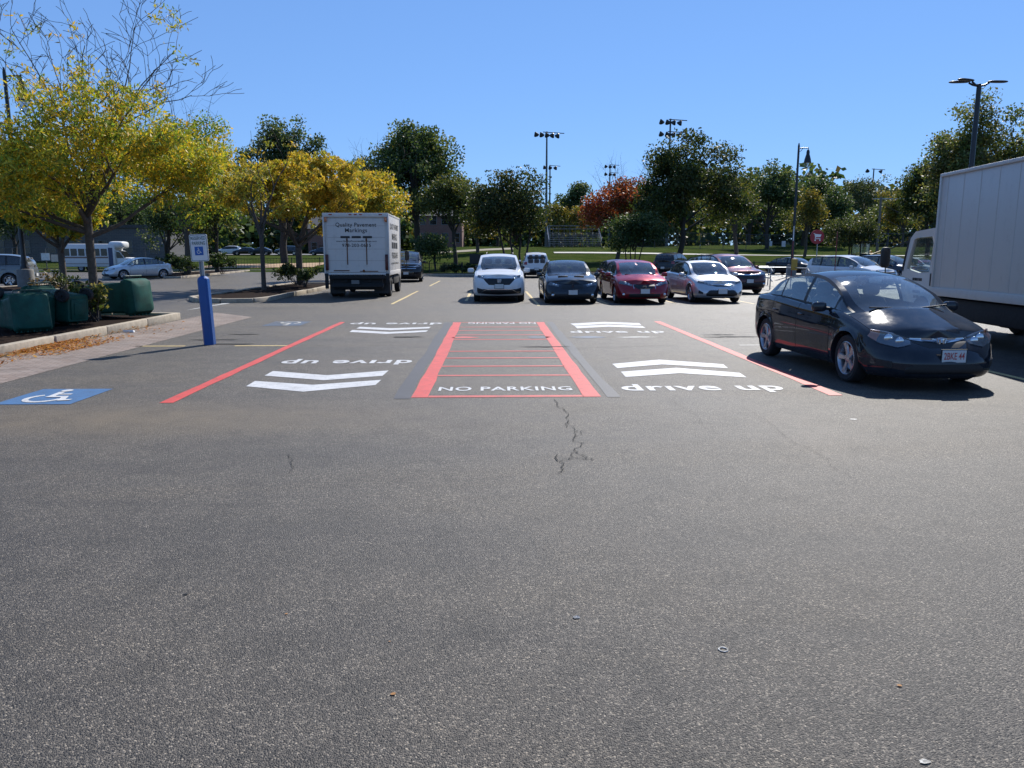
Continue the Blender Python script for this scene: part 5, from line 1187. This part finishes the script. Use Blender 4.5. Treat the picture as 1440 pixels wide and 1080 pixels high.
text_on('lettering', 'RESERVED', green_ink, o0 + ey * .175, ex, ey, .27, .062, pn, .008, .002); text_on('lettering', 'PARKING', green_ink, o0 + ey * .085, ex, ey, .24, .062, pn, .008, .002)
m = MB(); m.prism(rrect(.078, .078, .006), .003, .0055, 0, Matrix(PX) @ Matrix.Translation((-.005, -.055, 0))); m.build('blue_square', isa_blue, pn)
m = MB()
for q in ISA: m.add([PX @ Vector((x * .13 - .005, y * .13 - .052, .0075)) for x, y in q], [tuple(range(len(q)))])
m.build('wheelchair_symbol', signw, pn)
# lamp posts with bell lantern
def street_lamp(label, x, y, z, arm=1):
    r = empty('street_lamp', (x, y, z)); r.scale = (1, 1, 1.12); tag(r, label, 'street lamp', 'black street lamps with bell lantern')
    m = MB(); m.lathe([(.36, -.1), (.36, .72), (.33, .78), (.2, .79)], 24); m.build('base', concrete, r, 40)
    m = MB(); m.lathe([(.20, .78), (.20, .86), (.14, .95), (.15, 1.05), (.11, 1.2), (.10, 3.0), (.075, 8.6), (.05, 8.7), (.03, 8.78), (0, 8.8)], 16); m.build('pole', poleblk, r, 40)
    m = MB(); m.tube([(0, 0, 8.42), (.25 * arm, 0, 8.46), (.72 * arm, 0, 8.46)], .035, 8); m.tube([(.02, 0, 8.2), (.2 * arm, 0, 8.28), (.3 * arm, 0, 8.44)], .02, 6); m.tube([(.72 * arm, 0, 8.5), (.72 * arm, 0, 8.3)], .03, 8); m.build('arm', poleblk, r, 50)
    X = Matrix.Translation((.72 * arm, 0, 0)); m = MB(); m.lathe([(.03, 8.36), (.09, 8.32), (.12, 8.2), (.12, 8.05), (.16, 7.95), (.23, 7.72), (.27, 7.52), (.25, 7.5), (.1, 7.55)], 18, 0, X); la = m.build('lantern', poleblk, r, 50)
    m = MB(); m.lathe([(.225, 7.52), (.215, 7.36), (.16, 7.2), (.07, 7.08), (0, 7.05)], 18, 0, X); m.build('globe', M['globe'], la, 50)
glass('globe', (.75, .78, .8), .15, .15)
street_lamp('black street lamp with a bell lantern standing tall right of the parked row', P(1113, 380, 59).x, 59, 0)
street_lamp('black street lamp among the yellow leaves on a wide concrete base', P(36, 390, 37).x, 37, .1)
# three headed car park light
r = empty('lot_light', (P(1352, 380, 40).x, 40, 0)); tag(r, 'tall black pole with three flat lamp heads above the box truck', 'lot light')
zt_ = P(1375, 118, 40).z
m = MB(); m.lathe([(.3, -.1), (.3, .75), (.1, .78)], 20); m.build('base', concrete, r, 40)
m = MB(); m.lathe([(.13, .75), (.115, zt_ - .2), (.09, zt_), (0, zt_ + .02)], 12); m.build('pole', poleblk, r, 40)
for a in (2, 172, 200):
    X = Matrix.Rotation(R(a), 4, 'Z'); m = MB(); m.tube([X @ Vector((0, 0, zt_ - .12)), X @ Vector((.32, 0, zt_ - .04)), X @ Vector((.5, 0, zt_ + .06))], .05, 8); m.blob((.95, 0, zt_ + .12), (.52, .17, .055), .7, 8, 20, 0, X); m.build('lamp_head', poleblk, r, 50)
# ball field floodlights
def flood(label, px, ytop, Y, rows, n, w, tilt=.1):
    p = P(px, ytop, Y); z0 = zg(p.x, Y); r = empty('floodlight_pole', (p.x, Y, z0)); tag(r, label, 'floodlight', 'ball field floodlights'); H_ = p.z - z0
    m = MB(); m.tube([(0, 0, -.3), (0, 0, H_)], [.26, .13], 10); m.build('pole', pm('weathered_pole', (.10, .11, .11), .6, .3), r, 40)
    for k in range(rows):
        z = H_ - .15 - k * 1.9; m = MB(); m.box(-w / 2, w / 2, -.06, .06, z - .06, z + .06, 0, 0, Matrix.Rotation(tilt * .6, 4, 'Y')); m.build('crossarm', poleblk, r)
        for q in range(n):
            x = -w / 2 + w * q / (n - 1); X = Matrix.Translation((x, -.15, z - .45 - x * tilt * .6)) @ Matrix.Rotation(R(-28 if q < n / 2 else 32), 4, 'Y') @ Matrix.Rotation(R(35), 4, 'X'); m = MB(); m.lathe([(.12, .45), (.2, .3), (.45, -.12), (.46, -.2), (0, -.16)], 12, 0, X); m.build('floodlight', poleblk, r, 40)
flood('floodlight pole with one long row of lamps, tallest of the pair by the bleachers', 769, 185, 135, 1, 5, 3.6)
flood('shorter floodlight pole just right of the long-rowed one', 773.5, 232, 175, 1, 3, 2.4)
flood('floodlight pole with two rows of lamps rising behind the broad green tree', 943, 167, 130, 2, 4, 3.0)
flood('small far floodlight pole behind the red maple', 858, 231, 200, 2, 3, 2.2)
flood('slender floodlight pole in front of the pale feathery tree', 1229, 237, 175, 1, 2, 3.0)
# utility pole with wires
p = P(1239, 278, 105); z0 = zg(p.x, 105); r = empty('utility_pole', (p.x, 105, z0)); tag(r, 'grey wooden utility pole with crossarm and slack wires near the tractor', 'utility pole')
m = MB(); m.tube([(0, 0, -.2), (0, 0, p.z - z0 + .1)], [.2, .14], 10); m.build('pole', pm('grey_wood', (.16, .14, .12), .9), r, 40)
m = MB(); m.box(-1.0, 3.2, -.05, .05, p.z - z0 - .2, p.z - z0 - .08); m.build('crossarm', galv, r)
for k, (dx, dz) in enumerate(((9, -3.0), (10, -4.2))):
    m = MB(); h = p.z - z0 - .8 - k * 1.6; m.tube([(dx * t, 0, h + dz * t - 1.2 * t * (1 - t)) for t in np.linspace(0, 1, 9)], .03, 4); m.build('wire', poleblk, r)
# round cart sign and corral
Yc = 45; X0 = P(1147, 380, Yc).x; r = empty('cart_sign', (X0, Yc, 0)); tag(r, 'round red sign with a white shopping cart on a thin post', 'sign')
zc_ = P(1145, 333, Yc).z; m = MB(); m.tube([(0, 0, 0), (0, 0, zc_ + .3)], .03, 8); m.build('post', galv, r, 40)
PX = Matrix.Translation((-.06, -.05, zc_)) @ Matrix.Rotation(R(90), 4, 'X'); m = MB(); m.lathe([(.41, -.012), (.41, .012)], 32, 0, PX); pn = m.build('panel', pm('sign_red', (.30, .018, .025), .45), r, 30)
m = MB()
for q in ([(-.24, .20), (-.16, .20), (-.10, .16), (-.20, .16)], [(-.17, .17), (.24, .13), (.19, -.02), (-.13, -.02)], [(-.13, -.02), (-.08, -.02), (-.10, -.12), (-.15, -.12)], [(-.15, -.09), (.20, -.09), (.20, -.13), (-.15, -.13)]): m.add([PX @ Vector((x, y, .016)) for x, y in q], [tuple(range(len(q)))])
for x in (-.11, .16): m.add([PX @ Vector((x + .045 * math.cos(2 * math.pi * i / 12), -.19 + .045 * math.sin(2 * math.pi * i / 12), .016)) for i in range(12)], [tuple(range(12))])
m.build('cart_symbol', signw, pn)
gc = G(1082, 408); r = empty('cart_corral', (P(1084, 380, 36.5).x, 36.5, 0)); tag(r, 'galvanised cart corral rails behind the nearest black sedan', 'cart corral')
m = MB()
for y in (0, 2.6, 5.2):
    for x in (0, 1.75): m.tube([(x, y, 0), (x, y, 1.02)], .03, 8)
m.build('post', galv, r, 40)
for z in (1.0, .55):
    m = MB()
    for x in (0, 1.75): m.tube([(x, -.25, z - .15), (x, 0, z), (x, 5.3, z)], .028, 8)
    m.tube([(0, 5.2, z), (1.75, 5.2, z)], .028, 8); m.tube([(0, 2.6, z), (1.75, 2.6, z)], .02, 8)
    m.build('rail', galv, r, 40)
for k, (px, zt2, lb, box) in enumerate(((1113, 300, 'red and white marker pole with a yellow box on the cart corral', True), (1174, 335, 'thin dark red marker pole beside the angled white crossover', False))):
    Y = 38; x = P(px, 380, Y).x; r = empty('marker_pole', (x, Y, 0)); tag(r, lb, 'pole'); h = P(px, 318 if box else 325, Y).z
    m = MB(); m.tube([(0, 0, 0), (0, 0, h)], .022, 8); m.build('pole', pm('dull_red', (.22, .03, .03), .5), r, 40)
    if box: m = MB(); m.box(-.02, .26, -.05, .05, P(px, 380, Y).z, P(px, 364, Y).z, 0, .01); m.build('yellow_box', pm('box_yellow', (.50, .30, .04), .5), r); m = MB(); m.tube([(0, 0, h - .7), (0, 0, h)], .026, 8); m.build('white_sleeve', signw, r, 40)
# toppled green bins
bing = pm('bin_green', (.006, .066, .046), .62, var=.4, scale=3, rvar=.12, spec=.3); bind = pm('bin_dark', (.008, .045, .034), .5, var=.25, scale=3)
def ring(wx, wy, z, cy=0, n=36, e=.17):
    f = lambda a: math.copysign(abs(a) ** e, a)
    return [(wx * f(math.cos(2 * math.pi * i / n)), cy + wy * f(math.sin(2 * math.pi * i / n)), z) for i in range(n)]
def loft(mb, rings, caps=(True, True), xf=None, mi=0):
    n = len(rings[0]); vs = [v for r_ in rings for v in r_]
    if xf: vs = [xf @ Vector(v) for v in vs]
    fs = [(i * n + j, i * n + (j + 1) % n, (i + 1) * n + (j + 1) % n, (i + 1) * n + j) for i in range(len(rings) - 1) for j in range(n)]
    if caps[0]: fs.append(tuple(range(n - 1, -1, -1)))
    if caps[1]: fs.append(tuple((len(rings) - 1) * n + j for j in range(n)))
    mb.add(vs, fs, mi)
def green_bin(label, x, y, rz, s=1.0, tip=0, pitch=4, ln=1.2):
    r = empty('wheeled_bin', (x, y, .13)); tag(r, label, 'bin', 'green wheeled bins lying in the island')
    X = Matrix.Rotation(rz, 4, 'Z') @ Matrix.Translation((0, 0, .47 * s)) @ Matrix.Rotation(tip, 4, 'Y') @ Matrix.Rotation(R(90 - pitch), 4, 'X') @ Matrix.Translation((0, 0, -.6 * s)) @ Matrix.Diagonal((s, s, s * ln, 1))
    m = MB(); loft(m, [ring(.30, .33, .0, .05), ring(.33, .36, .03, .05), ring(.345, .375, .3, .03), ring(.385, .41, .75, .0), ring(.40, .43, 1.02, -.01), ring(.435, .47, 1.03, -.01), ring(.435, .47, 1.10, -.01), ring(.41, .44, 1.10, -.01)], (True, True), X)
    for sx in (-1, 1):
        m.box(sx * .12 - .02, sx * .12 + .02, -.40, -.33, .12, .8, 0, .008, X); m.box(sx * .36 - .02, sx * .36 + .03, -.2, .25, .82, .86, 0, .008, X)
    m.box(-.18, .18, .36, .42, .04, .55, 0, .015, X); m.box(-.22, .22, -.22, .30, -.022, .004, 0, .012, X); m.box(-.14, .14, -.14, .2, -.034, -.02, 0, .008, X); m.build('body', bing if tip == 0 else bing, r, 35)
    m = MB(); loft(m, [ring(.445, .49, 1.085, -.01), ring(.455, .50, 1.10, -.01), ring(.45, .49, 1.16, -.01), ring(.39, .42, 1.24, 0), ring(.22, .25, 1.275, .02)], (True, True), X)
    for i in range(11): m.box(-.40 + i * .075, -.37 + i * .075, -.525, -.48, 1.09, 1.15 + .03 * (i % 2), 0, .004, X)
    m.box(-.32, .32, -.12, -.10, 1.245, 1.262, 0, .004, X); lid = m.build('lid', bing, r, 35)
    m = MB(); m.tube([X @ Vector(v) for v in ((-.33, .42, 1.04), (-.33, .56, 1.10), (.33, .56, 1.10), (.33, .42, 1.04))], .022 * s, 8); m.build('handle', bind, r, 50)
    for sx in (-1, 1):
        m = MB(); XX_ = X @ Matrix.Translation((sx * .36, .40, .10)) @ Matrix.Rotation(R(90), 4, 'Y'); m.lathe([(.03, -.045), (.13, -.05), (.165, -.045), (.17, 0), (.165, .045), (.13, .05), (.11, .02), (.03, .02), (.03, .055), (0, .055)], 22, 0, XX_); m.build('wheel', rubber, r, 40)
    return r
green_bin('toppled green bin closest to the camera, lid turned to the lot', -9.5, 15.75, R(50), .76, 0, 7)
green_bin('green bin half hidden behind the closest bin, lid tilted up', -10.15, 16.9, R(60), .78, R(6), -3)
green_bin('green bin lying with two black wheels in the air, base to the kerb', -9.45, 17.2, R(66 - 180), .82, 0, 6, 1.35)
green_bin('toppled green bin farthest from the camera, behind the tree trunk, bright lid end', -9.8, 19.75, R(77), .90, 0, 5, 1.5)
# litter
m = MB(); pts = [(rnd.uniform(-.13, .13), rnd.uniform(-.06, .06), rnd.uniform(.008, .07)) for _ in range(22)]
bm = bmesh.new(); [bm.verts.new(p_) for p_ in pts]; bmesh.ops.convex_hull(bm, input=bm.verts); me = bpy.data.meshes.new('mesh'); bm.to_mesh(me); bm.free(); me.materials.append(signw)
o = link('paper_litter', me); g = G(181, 468); o.location = (g.x, g.y, 0); tag(o, 'crumpled white litter on the brick strip by the kerb', 'litter')
# low black fence at the far edge of the lot
fblk = pm('fence_black', (.010, .010, .011), .5)
def fence(name, label, pts, h, post, gap, rails, pick=True, mat=None, r_=.014):
    r = empty(name, (*pts[0], 0)); tag(r, label, 'fence'); ox, oy = pts[0]; mat = mat or fblk; mp, mk, mr = MB(), MB(), MB()
    for (x0, y0), (x1, y1) in zip(pts[:-1], pts[1:]):
        L_ = math.hypot(x1 - x0, y1 - y0); n = max(1, int(L_ / post))
        for i in range(n + 1):
            x, y = x0 + (x1 - x0) * i / n, y0 + (y1 - y0) * i / n; z = max(0, zg(x, y)); q = MB(); q.box(x - ox - .035, x - ox + .035, y - oy - .035, y - oy + .035, z - .1, z + h + .06); q.build('post', mat, r)
        k = int(L_ / gap)
        if pick:
            for i in range(k):
                x, y = x0 + (x1 - x0) * i / k, y0 + (y1 - y0) * i / k; z = max(0, zg(x, y)); mk.tube([(x - ox, y - oy, z + .08), (x - ox, y - oy, z + h)], r_, 4, 0, False)
        for q in rails:
            seg = 12; mr.tube([(x0 + (x1 - x0) * t - ox, y0 + (y1 - y0) * t - oy, max(0, zg(x0 + (x1 - x0) * t, y0 + (y1 - y0) * t)) + q) for t in np.linspace(0, 1, seg)], .024, 6, 0, False)
    mr.build('rail', mat, r)
    if pick: mk.build('pickets', mat, r)
fence('low_fence', 'low black picket fence along the far edge of the lot', [(-7.5, 61.2), (46, 73.2)], 1.0, 2.6, .12, (.15, .95))
fence('low_fence', 'low black fence in front of the clay infield', [(-40, 80.2), (-14.5, 78.6), (-11.4, 67)], 1.1, 2.6, .30, (.15, 1.05))
# chain link fences in the park
def chain(label, pts, h):
    r = empty('chain_link_fence', (*pts[0], 0)); tag(r, label, 'fence'); ox, oy = pts[0]; mp = MB(); wire = MB()
    for (x0, y0), (x1, y1) in zip(pts[:-1], pts[1:]):
        L_ = math.hypot(x1 - x0, y1 - y0); n = int(L_ / 3)
        for i in range(n + 1):
            x, y = x0 + (x1 - x0) * i / n, y0 + (y1 - y0) * i / n; z = zg(x, y); q = MB(); q.tube([(x - ox, y - oy, z), (x - ox, y - oy, z + h)], .045, 6); q.build('post', galv2, r)
        for z_ in (.1, h * .5, h): wire.tube([(x0 + (x1 - x0) * t - ox, y0 + (y1 - y0) * t - oy, zg(x0 + (x1 - x0) * t, y0 + (y1 - y0) * t) + z_) for t in np.linspace(0, 1, 10)], .03, 5, 0, False)
        k = int(L_ / .35)
        for i in range(k):
            for d in (-1, 1):
                t0, t1 = i / k, min(1, max(0, i / k + d * h / L_)); wire.tube([(x0 + (x1 - x0) * t - ox, y0 + (y1 - y0) * t - oy, zg(x0 + (x1 - x0) * t, y0 + (y1 - y0) * t) + zz) for t, zz in ((t0, .1), (t1, h))], .007, 3, 0, False)
    wire.build('wire_mesh', galv2, r)
galv2 = pm('dull_wire', (.10, .105, .11), .6, .4)
chain('long chain link fence across the park behind the broad green tree', [(17, 113), (43, 111)], 2.3)
chain('chain link fence left of the white box truck beyond the tractor', [(50, 104), (66, 103)], 2.6)
chain('chain link fence with white banners in front of the grey school', [(-53, 82), (-36, 82)], 2.2)
for k, (px, y0, y1, w, c_) in enumerate(((64, 366, 356, 11, (.62, .62, .62)), (78, 368, 358, 11, (.50, .42, .36)), (1084, 346, 339, 4, (.6, .6, .58)), (1102, 347, 339, 6, (.6, .6, .58)))):
    Y = 81.8 if px < 100 else 110.6; a, b = P(px - w / 2, y0, Y), P(px + w / 2, y1, Y); m = MB(); m.box(a.x, b.x, Y - .02, Y, a.z, b.z, 0, .004); tag(m.build('banner', pm('banner%d' % k if 0 else ('banner_white', 'banner_tan', 'banner_white', 'banner_white')[k], c_, .6)), ('white banner hung on the fence beside the lamp post base', 'tan banner hung on the fence next to the white banner', 'small white notice on the long chain link fence', 'wider white notice on the long chain link fence')[k], 'banner', 'banners on the fences')
# bleachers
a, b = P(772, 350, 112), P(846, 350, 112); zb = zg((a.x + b.x) / 2, 112); r = empty('bleachers', ((a.x + b.x) / 2, 112, zb)); tag(r, 'grey metal bleachers with end railings below the red maple', 'bleachers'); w = (b.x - a.x) / 2
alu = pm('weathered_aluminium', (.34, .34, .35), .4, .7, var=.15)
for k in range(6):
    m = MB(); m.box(-w, w, k * .7, k * .7 + .28, .42 + k * .33, .46 + k * .33); m.box(-w, w, k * .7 + .3, k * .7 + .6, .2 + k * .33, .23 + k * .33); m.build('bench', alu, r)
m = MB()
for i in range(10):
    x = -w + 2 * w * i / 9; m.tube([(x, -.2, 0), (x, 4.1, 2.1)], .04, 5); m.tube([(x, 4.1, 0), (x, 4.1, 3.2)], .035, 5)
    for k in range(3): m.tube([(x, 1 + k * 1.3, 0), (x, 1 + k * 1.3, .7 + k * .6)], .03, 5)
m.build('frame', galv2, r)
for x in (-w, w):
    m = MB(); m.tube([(x, 0, 1.1), (x, 4.1, 3.1)], .03, 5); m.tube([(x, 0, .8), (x, 4.1, 2.7)], .025, 5); m.tube([(x, 0, 0), (x, 0, 1.1)], .03, 5); m.tube([(x, 2, 1.0), (x, 2, 2.1)], .025, 5); m.build('railing', alu, r, 40)
m = MB()
for z in (2.7, 3.15): m.tube([(-w, 4.1, z), (w, 4.1, z)], .03, 5)
m.build('railing', alu, r, 40)
# tractor loader
p = P(1214, 358, 78); r = empty('tractor', (p.x, 78, zg(p.x, 78)), R(20)); tag(r, 'yellow and black tractor loader with a cab above the parked cars', 'tractor')
ty = pm('tractor_yellow', (.38, .24, .03), .5, var=.2); tb = pm('tractor_black', (.02, .02, .02), .6)
m = MB(); m.box(.1, 1.9, -.45, .45, .9, 1.5, 0, .08); m.box(-1.0, .1, -.5, .5, .7, 1.2, 0, .05); m.build('body', ty, r, 40)
m = MB()
for x, y in ((-1, -.6), (-1, .6), (.15, -.55), (.15, .55)): m.tube([(x, y, 1.1), (x, y * .95, 2.55)], .06, 6)
m.box(-1.15, .3, -.75, .75, 2.5, 2.66, 0, .05); c_ = m.build('cab', tb, r, 40)
m = MB(); m.box(-.98, .13, -.58, .58, 1.25, 2.45); m.build('window', M['car_glass'], c_)
for x, y, q in ((-.7, -.75, .72), (-.7, .75, .72), (1.45, -.65, .5), (1.45, .65, .5)):
    X = Matrix.Translation((x, y, q)) @ Matrix.Rotation(R(90), 4, 'X'); m = MB(); m.lathe([(.2, -.16), (q - .08, -.18), (q, -.1), (q, .1), (q - .08, .18), (.2, .16)], 20, 0, X); m.build('wheel', rubber, r, 40)
m = MB(); m.tube([(.4, -.55, 1.3), (1.6, -.6, 1.7), (2.4, -.6, .7)], .08, 6); m.tube([(.4, .55, 1.3), (1.6, .6, 1.7), (2.4, .6, .7)], .08, 6); m.box(2.3, 2.9, -.95, .95, .3, .95, 0, .08); m.build('loader', ty, r, 40)
# notice board by the hedge
p = P(670, 388, 63.2); r = empty('notice_board', (p.x, 63.2, 0)); tag(r, 'dark notice board on two posts left behind the white crossover', 'sign')
m = MB(); m.box(-.55, .55, -.04, .04, .85, 1.65, 0, .02); m.build('panel', fblk, r)
for x in (-.45, .45): m = MB(); m.tube([(x, 0, 0), (x, 0, .86)], .04, 6); m.build('post', fblk, r)
# buildings
def brickwall(name, c1, c2, k=1):
    t = NT(name); b = t.n('ShaderNodeTexBrick'); b.inputs['Scale'].default_value = 1; b.inputs['Brick Width'].default_value = .3 * k; b.inputs['Row Height'].default_value = .1 * k; b.inputs['Mortar Size'].default_value = .01; b.inputs['Color1'].default_value = (*c1, 1); b.inputs['Color2'].default_value = (*c2, 1); b.inputs['Mortar'].default_value = (.25, .22, .2, 1)
    mp = t.n('ShaderNodeMapping'); mp.inputs['Rotation'].default_value = (R(90), 0, 0); t.l(t.tc.outputs['Object'], mp.inputs['Vector']); t.l(mp.outputs[0], b.inputs['Vector']); s_ = t.bsdf(b.outputs['Color'], .85); return t.end(s_.outputs[0])
bred = brickwall('red_brick', (.16, .055, .04), (.20, .08, .055)); bgrey = brickwall('grey_block', (.10, .10, .105), (.125, .125, .13), 2); roofm = pm('roof_grey', (.07, .07, .075), .8, var=.3, scale=4); framew = pm('window_frame', (.17, .17, .17), .6)
def building(label, px0, px1, Y, zt0, h, dep, wall, cols, floors, gable=False):
    a, b = P(px0, 357, Y).x, P(px1, 357, Y).x; w = (b - a) / 2; r = empty('brick_house' if gable else 'school_building', ((a + b) / 2, Y, zg((a + b) / 2, Y) - .1)); tag(r, label, 'building')
    m = MB(); m.box(-w, w, 0, dep, 0, h); m.build('wall', wall, r)
    m = MB()
    if gable: m.add([(-w - .4, -.4, h - .05), (w + .4, -.4, h - .05), (w + .4, dep + .4, h - .05), (-w - .4, dep + .4, h - .05), (-w - .4, dep / 2, h + 2.6), (w + .4, dep / 2, h + 2.6)], [(0, 1, 5, 4), (2, 3, 4, 5), (0, 4, 3), (1, 2, 5), (0, 3, 2, 1)])
    else: m.box(-w - .2, w + .2, -.2, dep + .2, h + .003, h + .4)
    rf = m.build('roof', roofm, r)
    if gable: m = MB(); m.box(w * .4, w * .4 + .8, dep * .4, dep * .4 + .8, h + 1, h + 3.6); m.build('chimney', wall, rf)
    for f in range(floors):
        for i in range(cols):
            x = -w + (i + .5) * 2 * w / cols; z = 1.1 + f * 3.0; m = MB()
            for q in ((x - .6, x - .52, z, z + 1.5), (x + .52, x + .6, z, z + 1.5), (x - .6, x + .6, z - .08, z), (x - .6, x + .6, z + 1.5, z + 1.58), (x - .52, x + .52, z + .72, z + .78)): m.box(q[0], q[1], -.06, .0 - .003, q[2], q[3])
            wi = m.build('window', framew, r); m = MB(); m.box(x - .52, x + .52, -.03, -.005, z, z + 1.5); m.build('pane', pane_m, wi)
    m = MB(); m.box(-.55 + w * .1, .55 + w * .1, -.05, -.004, 0, 2.1, 0, .01); m.build('door', pm('house_door', (.10, .05, .03), .5), r)
building('long low grey school building behind the shuttle bus', -90, 235, 100, 0, 4.2, 14, bgrey, 9, 1)
building('dark red brick house between the black SUV and the white crossover', 586, 650, 135, 0, 5.6, 9, bred, 4, 2, True)
building('brick house far off between the yellow locust and the lettered truck', 434, 468, 165, 0, 5.5, 9, bred, 2, 2, True)
